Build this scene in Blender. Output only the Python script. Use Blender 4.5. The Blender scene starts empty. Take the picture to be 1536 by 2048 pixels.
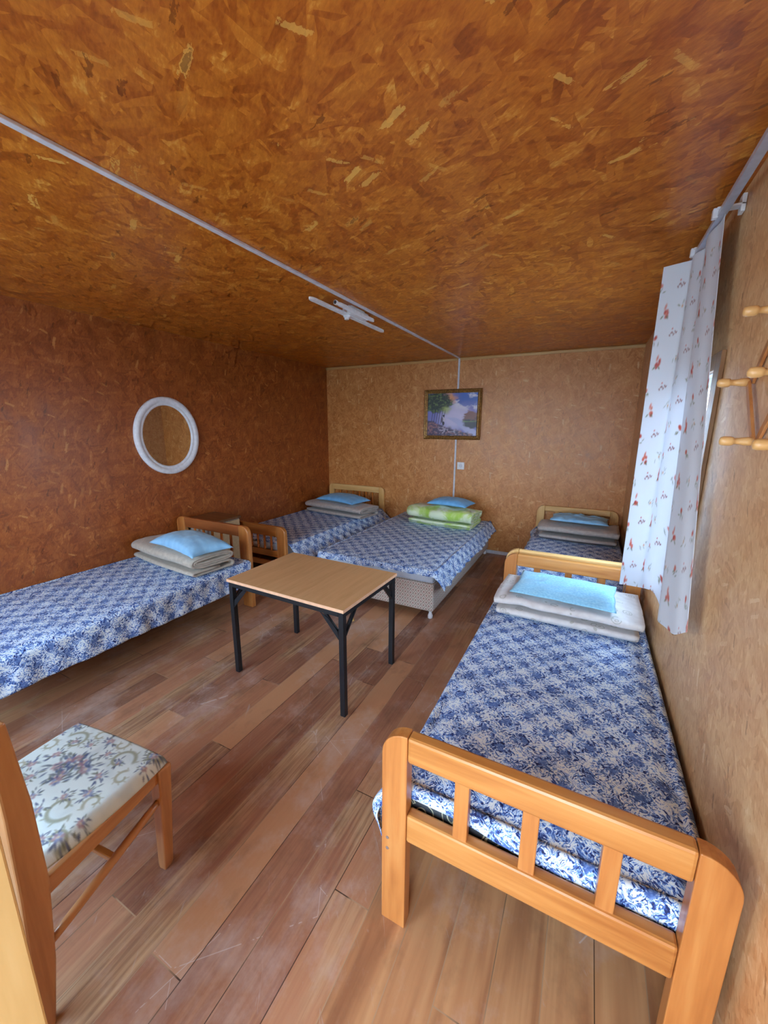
import bpy, bmesh, math, random
import numpy as np
from mathutils import Vector, Matrix, noise as mnoise

random.seed(7)
scene = bpy.context.scene
col = scene.collection
PI = math.pi
W, L, H, XT = 4.198, 4.954, 2.603, 2.132
YF = -1.05                      # inner face of the front wall (behind the camera)

# ------------------------------------------------------------------ helpers
def lin(r, g, b):
    f = lambda c: ((c/255)/12.92 if c/255 <= .04045 else ((c/255+.055)/1.055)**2.4)
    return (f(r), f(g), f(b), 1)

class NT:
    """small wrapper to write node trees tersely"""
    def __init__(s, name):
        s.m = bpy.data.materials.new(name); s.m.use_nodes = True
        s.t = s.m.node_tree; s.t.nodes.clear()
        s.out = s.n('ShaderNodeOutputMaterial')
        s.b = s.n('ShaderNodeBsdfPrincipled')
        s.t.links.new(s.b.outputs[0], s.out.inputs[0])
    def n(s, typ, **kw):
        nd = s.t.nodes.new(typ)
        for k, v in kw.items(): setattr(nd, k, v)
        return nd
    def l(s, a, b): s.t.links.new(a, b)
    def put(s, sock, v):
        if isinstance(v, bpy.types.NodeSocket): s.l(v, sock)
        else: sock.default_value = v
    def math(s, op, a, b=0.0, c=0.0, clamp=False):
        nd = s.n('ShaderNodeMath', operation=op); nd.use_clamp = clamp
        s.put(nd.inputs[0], a); s.put(nd.inputs[1], b); s.put(nd.inputs[2], c)
        return nd.outputs[0]
    def mix(s, f, a, b, blend='MIX'):
        nd = s.n('ShaderNodeMix', data_type='RGBA', blend_type=blend)
        s.put(nd.inputs[0], f); s.put(nd.inputs[6], a); s.put(nd.inputs[7], b)
        return nd.outputs[2]
    def mixf(s, f, a, b):
        nd = s.n('ShaderNodeMix', data_type='FLOAT')
        s.put(nd.inputs[0], f); s.put(nd.inputs[2], a); s.put(nd.inputs[3], b)
        return nd.outputs[0]
    def map(s, vec, loc=(0,0,0), rot=(0,0,0), sc=(1,1,1)):
        if any(rot) and tuple(sc) != (1,1,1):       # rotate first, then stretch
            vec = s.map(vec, (0,0,0), rot, (1,1,1)); rot = (0,0,0)
        nd = s.n('ShaderNodeMapping'); s.l(vec, nd.inputs[0])
        nd.inputs[1].default_value = loc; nd.inputs[2].default_value = rot; nd.inputs[3].default_value = sc
        return nd.outputs[0]
    def noise(s, vec, scale=5, detail=3, rough=.5, dist=0):
        nd = s.n('ShaderNodeTexNoise'); s.l(vec, nd.inputs['Vector'])
        nd.inputs['Scale'].default_value = scale; nd.inputs['Detail'].default_value = detail
        nd.inputs['Roughness'].default_value = rough; nd.inputs['Distortion'].default_value = dist
        return nd.outputs
    def vor(s, vec, scale=5, feature='F1', rnd=1):
        nd = s.n('ShaderNodeTexVoronoi', feature=feature); s.l(vec, nd.inputs['Vector'])
        nd.inputs['Scale'].default_value = scale; nd.inputs['Randomness'].default_value = rnd
        return nd.outputs
    def ramp(s, fac, stops, interp='LINEAR'):
        nd = s.n('ShaderNodeValToRGB'); s.l(fac, nd.inputs[0]); cr = nd.color_ramp; cr.interpolation = interp
        while len(cr.elements) < len(stops): cr.elements.new(.5)
        for e, (p, c) in zip(cr.elements, stops): e.position = p; e.color = c if len(c) == 4 else (*c, 1)
        return nd.outputs[0]
    def sep(s, v):
        nd = s.n('ShaderNodeSeparateXYZ'); s.l(v, nd.inputs[0]); return nd.outputs
    def sepc(s, v):
        nd = s.n('ShaderNodeSeparateColor'); s.l(v, nd.inputs[0]); return nd.outputs
    def comb(s, x, y, z=0.0):
        nd = s.n('ShaderNodeCombineXYZ'); s.put(nd.inputs[0], x); s.put(nd.inputs[1], y); s.put(nd.inputs[2], z); return nd.outputs[0]
    def uv(s): return s.n('ShaderNodeTexCoord').outputs['UV']
    def oc(s): return s.n('ShaderNodeTexCoord').outputs['Object']
    def bump(s, h, strength=.3, dist=.002):
        nd = s.n('ShaderNodeBump'); nd.inputs['Strength'].default_value = strength; nd.inputs['Distance'].default_value = dist
        s.l(h, nd.inputs['Height']); s.l(nd.outputs[0], s.b.inputs['Normal'])
    def set(s, **kw):
        for k, v in kw.items():
            s.put(s.b.inputs[k.replace('_', ' ')], v)
        return s.m

def plain(name, c, rough=.5, metal=0.0, noise_amt=.06, nscale=30, spec=.5):
    t = NT(name); o = t.oc()
    n = t.noise(o, nscale, 3)[0]
    d = tuple(x*(1-noise_amt*2) for x in c[:3]) + (1,)
    u = tuple(min(1, x*(1+noise_amt)) for x in c[:3]) + (1,)
    cc = t.ramp(n, [(.3, d), (.7, u)])
    return t.set(Base_Color=cc, Roughness=rough, Metallic=metal, Specular_IOR_Level=spec)

# ---- materials -----------------------------------------------------------
def osb(name, dark, mid, light, pale, rough=.34, scale=1.0, contrast=1.0, rot0=0.0, seed=0.0, coat=.0, aniso=3.2):
    t = NT(name); uv = t.map(t.uv(), (seed, seed*1.7, 0), (0, 0, rot0))
    big = t.noise(uv, 7.0, 4, .6)
    wv = t.n('ShaderNodeVectorMath', operation='MULTIPLY_ADD'); t.l(big[1], wv.inputs[0]); wv.inputs[1].default_value = (.018, .018, 0); t.l(uv, wv.inputs[2])
    uvw = wv.outputs[0]
    win = val = None
    for k, a in enumerate([.1, .75, -.5, 1.45]):
        mv = t.map(uvw, (k*3.7, k*1.3, 0), (0, 0, a), (9*scale*3.2/aniso, 46*scale, 1))
        v = t.vor(mv, 1.0); c = t.sepc(v[1])
        r = t.math('SUBTRACT', c[0], t.math('MULTIPLY', v[0], .55)); vv = c[1]
        if win is None: win, val = r, vv
        else:
            d = t.math('MULTIPLY_ADD', t.math('SUBTRACT', r, win), 5.0, .5, clamp=True)
            val = t.mixf(d, val, vv); win = t.math('MAXIMUM', win, r)
    fine = t.noise(t.map(uvw, (0,0,0), (0,0,.4), (40*scale, 110*scale, 1)), 1.0, 4, .65)[0]
    f = t.math('MULTIPLY_ADD', t.math('SUBTRACT', val, .5), .36*contrast, .5)
    f = t.math('MULTIPLY_ADD', t.math('SUBTRACT', big[0], .5), .55, f)
    f = t.math('MULTIPLY_ADD', t.math('SUBTRACT', fine, .5), .75*contrast, f)
    c = t.ramp(f, [(.05, dark), (.38, mid), (.64, light), (.97, pale)])
    pv = t.vor(t.map(uvw, (9, 4, 0), (0, 0, .3), (9*scale, 38*scale, 1)), 1.0)
    pv[0].node.distance = 'CHEBYCHEV'
    pc = t.sepc(pv[1])
    ragged = t.math('MULTIPLY', t.math('SUBTRACT', fine, .5), 1.1)
    lessd = t.math('LESS_THAN', t.math('ADD', pv[0], ragged), .33)
    pm = t.math('MULTIPLY', t.math('GREATER_THAN', pc[0], .965), lessd)
    c = t.mix(t.math('MULTIPLY', pm, t.math('MULTIPLY', pc[1], .7*min(1, contrast))), c, pale)
    pw_ = t.vor(t.map(uvw, (3, 6, 0), (0, 0, -1.1), (12*scale, 50*scale, 1)), 1.0); pw_[0].node.distance = 'CHEBYCHEV'; pd = t.sepc(pw_[1])
    c = t.mix(t.math('MULTIPLY', t.math('MULTIPLY', t.math('GREATER_THAN', pd[0], .96), t.math('LESS_THAN', t.math('ADD', pw_[0], ragged), .34)), t.math('MULTIPLY', pd[1], .7*min(1, contrast))), c, pale)
    pm2 = t.math('MULTIPLY', t.math('LESS_THAN', pc[2], .05), t.math('LESS_THAN', t.math('ADD', pv[0], ragged), .2))
    c = t.mix(t.math('MULTIPLY', pm2, .55), c, dark)
    rr = t.math('MULTIPLY_ADD', big[0], .25, rough-.12)
    return t.set(Base_Color=c, Roughness=rr)

def wood(name, c1, c2, c3, axis='x', rough=.35, scale=1.0, seed=0, knots=True, coat=.3):
    t = NT(name); o = t.oc()
    lo, hi = 1.2*scale, 16*scale
    sc = {'x': (lo, hi, hi), 'y': (hi, lo, hi), 'z': (hi, hi, lo)}[axis]
    v = t.map(o, (seed*1.3, seed*.7, seed), (0, 0, 0), sc)
    n1 = t.noise(v, 1.0, 4, .55, .6)[0]
    n2 = t.noise(t.map(v, (5, 5, 5), (0, 0, 0), (3, 3, 3)), 1.5, 3)[0]
    f = t.math('ADD', t.math('MULTIPLY', n1, .75), t.math('MULTIPLY', n2, .25))
    c = t.ramp(f, [(.3, c1), (.5, c2), (.72, c3)])
    if knots:
        ks = {'x': (2.2, 7, 7), 'y': (7, 2.2, 7), 'z': (7, 7, 2.2)}[axis]
        kv = t.vor(t.map(o, (seed+.37, seed*.3+.2, .11), (0, 0, 0), ks), 1.0)
        km = t.math('MULTIPLY', t.math('GREATER_THAN', t.sepc(kv[1])[0], .72), t.math('SUBTRACT', 1, t.math('MULTIPLY', kv[0], 7.5), clamp=True), clamp=True)
        c = t.mix(t.math('MULTIPLY', km, .8), c, tuple(x*.35 for x in c1[:3])+(1,))
    return t.set(Base_Color=c, Roughness=rough, Coat_Weight=coat, Coat_Roughness=.2)

M = {}
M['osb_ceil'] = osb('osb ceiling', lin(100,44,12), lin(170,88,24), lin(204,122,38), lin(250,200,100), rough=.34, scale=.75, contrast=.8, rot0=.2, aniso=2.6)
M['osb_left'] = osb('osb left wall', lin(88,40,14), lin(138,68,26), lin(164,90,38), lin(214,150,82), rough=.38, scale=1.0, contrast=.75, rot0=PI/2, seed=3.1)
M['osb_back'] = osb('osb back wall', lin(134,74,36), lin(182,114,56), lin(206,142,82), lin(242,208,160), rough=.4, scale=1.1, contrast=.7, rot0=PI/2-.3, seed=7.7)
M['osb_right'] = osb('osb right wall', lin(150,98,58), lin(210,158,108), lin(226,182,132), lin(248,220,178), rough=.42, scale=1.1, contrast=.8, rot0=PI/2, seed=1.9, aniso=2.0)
M['pine_x'] = wood('orange pine x', lin(166,98,44), lin(196,130,66), lin(214,156,92), 'x')
M['pine_z'] = wood('orange pine z', lin(160,92,42), lin(192,122,62), lin(210,148,84), 'z', seed=2)
M['pine_y'] = wood('orange pine y', lin(176,102,38), lin(214,138,58), lin(232,166,86), 'y', seed=4)
M['bal'] = wood('honey baluster', lin(186,96,34), lin(206,120,46), lin(220,140,60), 'z', seed=6, knots=False)
M['red_rail'] = wood('red brown rail', lin(124,62,28), lin(152,84,42), lin(170,100,54), 'x', seed=9, knots=False, rough=.35)
M['mid_rail'] = wood('mid orange rail', lin(160,92,36), lin(188,116,50), lin(204,134,66), 'x', seed=11, knots=False, rough=.35)
M['pale_x'] = wood('pale lacquer pine x', lin(204,150,84), lin(226,180,116), lin(238,200,140), 'x', seed=3, knots=False)
M['pale_z'] = wood('pale lacquer pine z', lin(200,146,80), lin(222,174,108), lin(236,196,134), 'z', seed=5, knots=False)
M['door_pine'] = wood('unvarnished pine', lin(186,146,86), lin(206,170,112), lin(218,188,136), 'z', seed=8, rough=.5, coat=.05)
M['chair_wood'] = wood('chair beech', lin(164,108,66), lin(192,134,86), lin(208,154,106), 'z', seed=12, knots=False, rough=.32)
M['chair_wood_y'] = wood('chair beech rail', lin(164,108,66), lin(192,134,86), lin(208,154,106), 'y', seed=13, knots=False, rough=.32)
M['strip_pine'] = wood('moulding pine', lin(176,132,78), lin(200,156,98), lin(216,178,124), 'x', seed=14, knots=False, rough=.5)
M['casing'] = wood('window casing', lin(112,74,42), lin(140,98,60), lin(160,118,78), 'z', seed=15, knots=False, rough=.5)
M['cab'] = wood('cabinet veneer', lin(96,60,34), lin(120,78,46), lin(138,94,58), 'x', seed=16, knots=False, rough=.4)
M['cab_side'] = plain('cabinet grey panel', lin(172,158,150), .5)
M['cab_door'] = plain('cabinet pale door', lin(206,180,140), .5)
M['table_top'] = wood('beech laminate', lin(206,160,110), lin(218,174,124), lin(226,184,136), 'y', seed=17, scale=1.6, knots=False, rough=.38, coat=.1)
M['table_edge'] = plain('pink beech edging', lin(238,188,152), .45)
M['black_metal'] = plain('black painted steel', lin(26,28,34), .42, .0, .1, 60)
M['white_plastic'] = plain('white plastic', lin(226,226,230), .4)
M['white_paint'] = plain('white gloss paint', lin(226,228,236), .35)
M['cable'] = plain('cable duct plastic', lin(208,206,214), .45)
M['rail_metal'] = plain('curtain rail aluminium', lin(188,192,206), .35, .3)
M['outer'] = plain('outer wall boards', lin(120,100,80), .7)
M['pin'] = plain('brass', lin(214,170,100), .3, .6)
M['peg'] = wood('lacquered peg', lin(214,160,96), lin(230,180,116), lin(240,196,136), 'x', seed=19, knots=False)
M['lath'] = wood('rack lath', lin(168,106,56), lin(190,126,74), lin(206,146,92), 'z', seed=20, knots=False)
M['steel'] = plain('bright steel screw', lin(200,200,205), .3, .9)
M['blue_cloth'] = None
M['frame_gold'] = None

def cloth(name, c1, c2, scale=20, rough=.85, fine=True, sheen=.2):
    t = NT(name); uv = t.uv()
    n = t.noise(uv, scale, 4, .6)[0]
    c = t.ramp(n, [(.3, c1), (.7, c2)])
    w = t.noise(uv, 500, 1)[0]
    t.bump(t.math('ADD', t.math('MULTIPLY', n, 3), w), .25, .002)
    return t.set(Base_Color=c, Roughness=rough, Sheen_Weight=sheen)
M['blue'] = cloth('pale blue cotton', lin(128,182,226), lin(152,204,240), 14)
M['blue_sat'] = cloth('sky blue cotton', lin(96,162,220), lin(124,188,238), 12)
M['blue_terry'] = cloth('light blue terry', lin(124,190,226), lin(168,222,246), 70)
M['beige'] = cloth('beige wool blanket', lin(170,158,144), lin(196,184,170), 26)
M['beige2'] = cloth('grey beige blanket', lin(166,154,148), lin(190,178,172), 30)

def cream_blanket():
    t = NT('cream blanket with ring motifs'); uv = t.uv()
    n = t.noise(uv, 22, 3)[0]
    c = t.ramp(n, [(.3, lin(208,200,198)), (.7, lin(224,218,216))])
    wv = t.n('ShaderNodeVectorMath', operation='MULTIPLY_ADD'); t.l(t.noise(uv, 18, 2)[1], wv.inputs[0]); wv.inputs[1].default_value = (.03, .03, 0); t.l(uv, wv.inputs[2])
    v = t.vor(wv.outputs[0], 14)
    ring = t.math('LESS_THAN', t.math('ABSOLUTE', t.math('SUBTRACT', v[0], .3)), .035)
    ring2 = t.math('LESS_THAN', t.math('ABSOLUTE', t.math('SUBTRACT', v[0], .14)), .03)
    m = t.math('MULTIPLY', t.math('MAXIMUM', ring, ring2), t.math('GREATER_THAN', t.sepc(v[1])[0], .45))
    c = t.mix(t.math('MULTIPLY', m, .6), c, lin(160,156,142))
    t.bump(n, .2, .003)
    return t.set(Base_Color=c, Roughness=.85, Sheen_Weight=.2)
M['cream'] = cream_blanket()

def green_duvet():
    t = NT('lime and white duvet'); uv = t.uv()
    n = t.noise(uv, 5.0, 4, .6, .4)[0]
    c = t.ramp(n, [(.36, lin(170,206,84)), (.46, lin(194,216,134)), (.54, lin(222,232,200))])
    t.bump(t.noise(uv, 14, 3)[0], .3, .006)
    return t.set(Base_Color=c, Roughness=.8, Sheen_Weight=.2)
M['green'] = green_duvet()
M['duvet_lining'] = cloth('pink grey lining', lin(170,146,140), lin(196,172,166), 18)

def bedspread_mat():
    t = NT('navy and white floral cotton'); uv = t.uv()
    p = .15
    w1 = t.noise(uv, 26, 3, .6)[1]
    wv = t.n('ShaderNodeVectorMath', operation='MULTIPLY_ADD'); t.l(w1, wv.inputs[0]); wv.inputs[1].default_value = (.035, .035, 0); t.l(uv, wv.inputs[2])
    s = t.sep(wv.outputs[0])
    X = t.math('MULTIPLY', s[0], 2*PI/p); Y = t.math('MULTIPLY', s[1], 2*PI/p)
    cx = t.math('COSINE', X); cy = t.math('COSINE', Y)
    lat = t.math('MULTIPLY', cx, cy)                      # +1 lattice A (white sprays), -1 lattice B (blue flowers)
    # curly strokes, two directions
    a = t.noise(t.map(wv.outputs[0], (0,0,0), (0,0,.7), (38, 100, 1)), 1.0, 3, .6, 1.6)[0]
    b = t.noise(t.map(wv.outputs[0], (3,1,0), (0,0,-.8), (42, 108, 1)), 1.0, 3, .6, 1.6)[0]
    sel = t.math('GREATER_THAN', t.noise(uv, 34, 1)[0], .5)
    st = t.mixf(sel, a, b)
    # white amount
    f = t.math('ADD', t.math('MULTIPLY', lat, .12), t.math('MULTIPLY', t.math('SUBTRACT', st, .5), 1.9))
    f = t.math('ADD', f, .5)
    c = t.ramp(f, [(.21, lin(20,32,84)), (.35, lin(48,76,154)), (.43, lin(96,138,214)), (.51, lin(156,198,248)), (.60, lin(238,248,255))])
    # rounded mid blue flowers on lattice B
    fl = t.math('ADD', t.math('MULTIPLY', lat, -1), t.math('MULTIPLY', t.math('SUBTRACT', t.noise(uv, 60, 2)[0], .5), .9))
    fm = t.n('ShaderNodeMapRange'); t.l(fl, fm.inputs[0]); fm.inputs[1].default_value = .74; fm.inputs[2].default_value = .86
    petal = t.ramp(t.noise(uv, 110, 2)[0], [(.35, lin(74,106,180)), (.65, lin(104,140,208))])
    c = t.mix(t.math('MULTIPLY', fm.outputs[0], .8), c, petal)
    return t.set(Base_Color=c, Roughness=.75)
M['spread'] = bedspread_mat()

def boxspring_mat():
    t = NT('diamond brocade ticking'); uv = t.uv(); s = t.sep(uv)
    k = 2*PI/.052
    a = t.math('MULTIPLY', t.math('ADD', s[0], t.math('MULTIPLY', s[1], .8)), k/2); b = t.math('MULTIPLY', t.math('SUBTRACT', s[0], t.math('MULTIPLY', s[1], .8)), k/2)
    sa = t.math('ABSOLUTE', t.math('SINE', a)); sb = t.math('ABSOLUTE', t.math('SINE', b))
    mn = t.math('MINIMUM', sa, sb)
    c = t.ramp(mn, [(.0, lin(156,142,136)), (.22, lin(172,158,150)), (.34, lin(214,204,194)), (1, lin(220,212,202))])
    ctr = t.math('MULTIPLY', t.math('GREATER_THAN', mn, .78), 1.0)
    c = t.mix(t.math('MULTIPLY', ctr, .7), c, lin(150,96,92))
    t.bump(mn, .3, .003)
    return t.set(Base_Color=c, Roughness=.6)
M['ticking'] = boxspring_mat()
M['mattress_white'] = cloth('white mattress cover', lin(196,208,226), lin(214,224,240), 10)
def swirl_mat():
    t = NT('dark ticking with cream swirls'); uv = t.uv()
    wv = t.n('ShaderNodeVectorMath', operation='MULTIPLY_ADD'); t.l(t.noise(uv, 9, 1)[1], wv.inputs[0]); wv.inputs[1].default_value = (.06, .06, 0); t.l(uv, wv.inputs[2])
    v = t.vor(wv.outputs[0], 15)
    r = t.math('SINE', t.math('MULTIPLY', v[0], 24))
    m = t.math('GREATER_THAN', r, .86)
    c = t.mix(m, lin(62,66,72), lin(196,190,160))
    return t.set(Base_Color=c, Roughness=.7)
M['swirl'] = swirl_mat()

def floor_mat():
    t = NT('worn painted floorboards'); uv = t.uv(); s = t.sep(uv)
    w = .1455
    xr = t.math('DIVIDE', t.math('SUBTRACT', s[0], 2.79-20*w), w)
    ix = t.math('FLOOR', xr); fx = t.math('FRACT', xr)
    wn = t.n('ShaderNodeTexWhiteNoise', noise_dimensions='1D'); t.l(ix, wn.inputs['W'])
    yo = t.math('ADD', s[1], t.math('MULTIPLY', wn.outputs[0], 9))
    yr = t.math('DIVIDE', yo, 1.9); iy = t.math('FLOOR', yr); fy = t.math('FRACT', yr)
    wn2 = t.n('ShaderNodeTexWhiteNoise', noise_dimensions='2D'); t.l(t.comb(ix, iy), wn2.inputs['Vector'])
    rnd = wn2.outputs[0]; rc = t.sepc(wn2.outputs[1])
    gv = t.comb(t.math('ADD', t.math('MULTIPLY', s[0], 70), t.math('MULTIPLY', rnd, 50)), t.math('MULTIPLY', s[1], 3.0), rnd)
    g = t.noise(gv, 1.0, 5, .6, .3)[0]
    gv2 = t.comb(t.math('ADD', t.math('MULTIPLY', s[0], 16), t.math('MULTIPLY', rnd, 50)), t.math('MULTIPLY', s[1], 1.2), rnd)
    g2 = t.noise(gv2, 1.0, 3, .5, .4)[0]
    paint = t.ramp(rnd, [(0, lin(124,78,62)), (.35, lin(158,104,80)), (.7, lin(178,122,90)), (1, lin(198,144,104))])
    paint = t.mix(t.math('MULTIPLY', t.math('SUBTRACT', g, .35, clamp=True), 1.2, clamp=True), paint, lin(200,148,108))
    # worn, paler boards
    wood_ = t.ramp(g, [(.3, lin(136,100,70)), (.5, lin(188,148,108)), (.7, lin(216,178,134))])
    wearn = t.noise(t.comb(t.math('MULTIPLY', s[0], 2.2), t.math('MULTIPLY', s[1], .9)), 1.0, 4, .55)[0]
    wear = t.math('ADD', t.math('ADD', wearn, t.math('MULTIPLY', t.math('SUBTRACT', rc[1], .5), .34)), t.math('MULTIPLY', t.math('SUBTRACT', g2, .5), .5))
    wm = t.n('ShaderNodeMapRange'); t.l(wear, wm.inputs[0]); wm.inputs[1].default_value = .52; wm.inputs[2].default_value = .70
    c = t.mix(t.math('MULTIPLY', wm.outputs[0], .7), paint, wood_)
    # the orange, less worn boards by the right hand bed
    xo = t.n('ShaderNodeMapRange'); t.l(s[0], xo.inputs[0]); xo.inputs[1].default_value = 3.21; xo.inputs[2].default_value = 3.24
    yo2 = t.n('ShaderNodeMapRange'); t.l(s[1], yo2.inputs[0]); yo2.inputs[1].default_value = 1.0; yo2.inputs[2].default_value = .9
    orange = t.ramp(g2, [(.3, lin(158,104,68)), (.5, lin(194,138,92)), (.7, lin(212,158,108))])
    c = t.mix(t.math('MULTIPLY', t.math('MULTIPLY', xo.outputs[0], yo2.outputs[0]), .75), c, orange)
    # dark dirt patches and pale scuffs
    dirt = t.noise(t.comb(t.math('MULTIPLY', s[0], 5), t.math('MULTIPLY', s[1], 3)), 1.0, 5, .65)[0]
    dm = t.n('ShaderNodeMapRange'); t.l(dirt, dm.inputs[0]); dm.inputs[1].default_value = .54; dm.inputs[2].default_value = .72
    c = t.mix(t.math('MULTIPLY', dm.outputs[0], .4), c, lin(84,58,44))
    sc1 = t.noise(t.map(uv, (0,0,0), (0,0,.9), (5, 34, 1)), 1.0, 4, .7, .8)[0]
    sm = t.n('ShaderNodeMapRange'); t.l(sc1, sm.inputs[0]); sm.inputs[1].default_value = .64; sm.inputs[2].default_value = .74
    c = t.mix(t.math('MULTIPLY', sm.outputs[0], .4), c, lin(190,176,170))
    hz = t.noise(t.comb(t.math('MULTIPLY', s[0], 3.1), t.math('MULTIPLY', s[1], 2.3), 4.0), 1.0, 6, .7)[0]
    hm = t.n('ShaderNodeMapRange'); t.l(hz, hm.inputs[0]); hm.inputs[1].default_value = .50; hm.inputs[2].default_value = .70
    c = t.mix(t.math('MULTIPLY', hm.outputs[0], .45), c, lin(206,186,176))
    for ang, off in ((.9, 1.0), (-.35, 4.2)):                  # long thin scratches
        sv = t.vor(t.map(uv, (off, off*.7, 0), (0, 0, ang), (1.6, 2.3, 1)), 1.0, 'DISTANCE_TO_EDGE')
        sk = t.math('MULTIPLY', t.math('LESS_THAN', sv[0], .0022), t.math('GREATER_THAN', hz, .57))
        c = t.mix(t.math('MULTIPLY', sk, .38), c, lin(222,210,204))
    # joints: dark ones and dust-filled pale ones
    ex = t.math('MINIMUM', fx, t.math('SUBTRACT', 1, fx))
    jw = t.math('LESS_THAN', ex, .011)
    jy = t.math('LESS_THAN', t.math('MINIMUM', fy, t.math('SUBTRACT', 1, fy)), .0011)
    joint = t.math('MAXIMUM', jw, jy)
    jn = t.noise(t.comb(t.math('MULTIPLY', s[0], 7), t.math('MULTIPLY', s[1], 1.6)), 1.0, 2)[0]
    jm = t.n('ShaderNodeMapRange'); t.l(jn, jm.inputs[0]); jm.inputs[1].default_value = .42; jm.inputs[2].default_value = .52
    jc = t.mix(jm.outputs[0], lin(52,34,26), lin(176,142,110))
    c = t.mix(t.math('MULTIPLY', joint, .85), c, jc)
    hgt = t.math('SUBTRACT', t.math('MULTIPLY', g, .3), joint)
    t.bump(joint, .3, .002)
    rr = t.math('ADD', .3, t.math('MULTIPLY', t.math('ADD', wm.outputs[0], dirt), .18))
    return t.set(Base_Color=c, Roughness=rr)
M['floor'] = floor_mat()

def vcol_mat(name, rough=.8, bumpscale=0, trans=False):
    t = NT(name); a = t.n('ShaderNodeAttribute'); a.attribute_name = 'col'
    if bumpscale: t.bump(t.noise(t.uv(), bumpscale, 3)[0], .2, .002)
    t.set(Base_Color=a.outputs[0], Roughness=rough)
    if trans:
        tr = t.n('ShaderNodeBsdfTranslucent'); t.l(a.outputs[0], tr.inputs[0])
        mx = t.n('ShaderNodeMixShader'); mx.inputs[0].default_value = .24
        t.l(t.b.outputs[0], mx.inputs[1]); t.l(tr.outputs[0], mx.inputs[2]); t.l(mx.outputs[0], t.out.inputs[0])
    return t.m
M['curtain'] = vcol_mat('floral curtain cotton', .85, 300, True)
M['tapestry'] = vcol_mat('tapestry seat cloth', .8, 400)
M['paint'] = vcol_mat('oil painting', .35, 120)

def gold_frame():
    t = NT('gilt frame'); o = t.oc()
    n = t.noise(o, 60, 3)[0]
    c = t.ramp(n, [(.3, lin(96,66,30)), (.6, lin(168,124,64)), (.8, lin(200,160,96))])
    t.bump(n, .4, .003)
    return t.set(Base_Color=c, Roughness=.4, Metallic=.35)
M['gold'] = gold_frame()
def mirror_mat():
    t = NT('mirror glass'); return t.set(Base_Color=(.86,.88,.86,1), Metallic=1.0, Roughness=.015)
M['mirror'] = mirror_mat()
def glass_mat():
    t = NT('window glass'); t.t.nodes.remove(t.b)
    tr = t.n('ShaderNodeBsdfTransparent'); tr.inputs[0].default_value = (.94,.97,.98,1)
    gl = t.n('ShaderNodeBsdfGlossy'); gl.inputs['Roughness'].default_value = .02
    lw = t.n('ShaderNodeLayerWeight'); lw.inputs[0].default_value = .5; fac = t.math('MULTIPLY', t.math('POWER', lw.outputs['Facing'], 5.0), .5)
    mx = t.n('ShaderNodeMixShader'); t.l(fac, mx.inputs[0]); t.l(tr.outputs[0], mx.inputs[1]); t.l(gl.outputs[0], mx.inputs[2])
    t.l(mx.outputs[0], t.out.inputs[0]); return t.m
M['glass'] = glass_mat()
def ground_mat():
    t = NT('trodden yard'); n = t.noise(t.oc(), 2, 5)[0]
    c = t.ramp(n, [(.3, lin(196,194,188)), (.7, lin(214,212,206))]); return t.set(Base_Color=c, Roughness=.9)
M['ground'] = ground_mat()

# ---- mesh helpers --------------------------------------------------------
def boxuv(bm):
    uvl = bm.loops.layers.uv.verify()
    for f in bm.faces:
        n = f.normal; a = max(range(3), key=lambda i: abs(n[i]))
        for lp in f.loops:
            c = lp.vert.co
            lp[uvl].uv = (c.y, c.z) if a == 0 else ((c.x, c.z) if a == 1 else (c.x, c.y))

def link(name, me, mat, parent=None, bevel=0, smooth=False, subsurf=0):
    o = bpy.data.objects.new(name, me); col.objects.link(o)
    if mat: me.materials.append(M[mat] if isinstance(mat, str) else mat)
    if parent: o.parent = parent
    if smooth:
        for p in me.polygons: p.use_smooth = True
    if bevel:
        b = o.modifiers.new('edge', 'BEVEL'); b.width = bevel; b.segments = 2; b.limit_method = 'ANGLE'; b.angle_limit = .6; b.harden_normals = False
    if subsurf:
        s = o.modifiers.new('sub', 'SUBSURF'); s.levels = s.render_levels = subsurf
    return o

def obj(name, bm, mat, parent=None, uv=True, **kw):
    bm.normal_update()
    if uv: boxuv(bm)
    me = bpy.data.meshes.new(name); bm.to_mesh(me); bm.free()
    return link(name, me, mat, parent, **kw)

def box(bm, x0, x1, y0, y1, z0, z1):
    vs = [bm.verts.new(c) for c in ((x0,y0,z0),(x1,y0,z0),(x1,y1,z0),(x0,y1,z0),(x0,y0,z1),(x1,y0,z1),(x1,y1,z1),(x0,y1,z1))]
    for q in ((0,3,2,1),(4,5,6,7),(0,1,5,4),(1,2,6,5),(2,3,7,6),(3,0,4,7)): bm.faces.new([vs[i] for i in q])
    return bm
def B(*a):
    bm = bmesh.new(); box(bm, *a); return bm
def prism(bm, pts, axis, a, b):
    """pts: 2D polygon; extruded along axis from a to b"""
    def P(p, t):
        return {'y': (p[0], t, p[1]), 'x': (t, p[0], p[1]), 'z': (p[0], p[1], t)}[axis]
    v0 = [bm.verts.new(P(p, a)) for p in pts]; v1 = [bm.verts.new(P(p, b)) for p in pts]
    n = len(pts)
    bm.faces.new(v0); bm.faces.new(v1[::-1])
    for i in range(n): bm.faces.new((v0[i], v1[i], v1[(i+1) % n], v0[(i+1) % n]))
    bmesh.ops.recalc_face_normals(bm, faces=bm.faces)
    return bm
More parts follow.
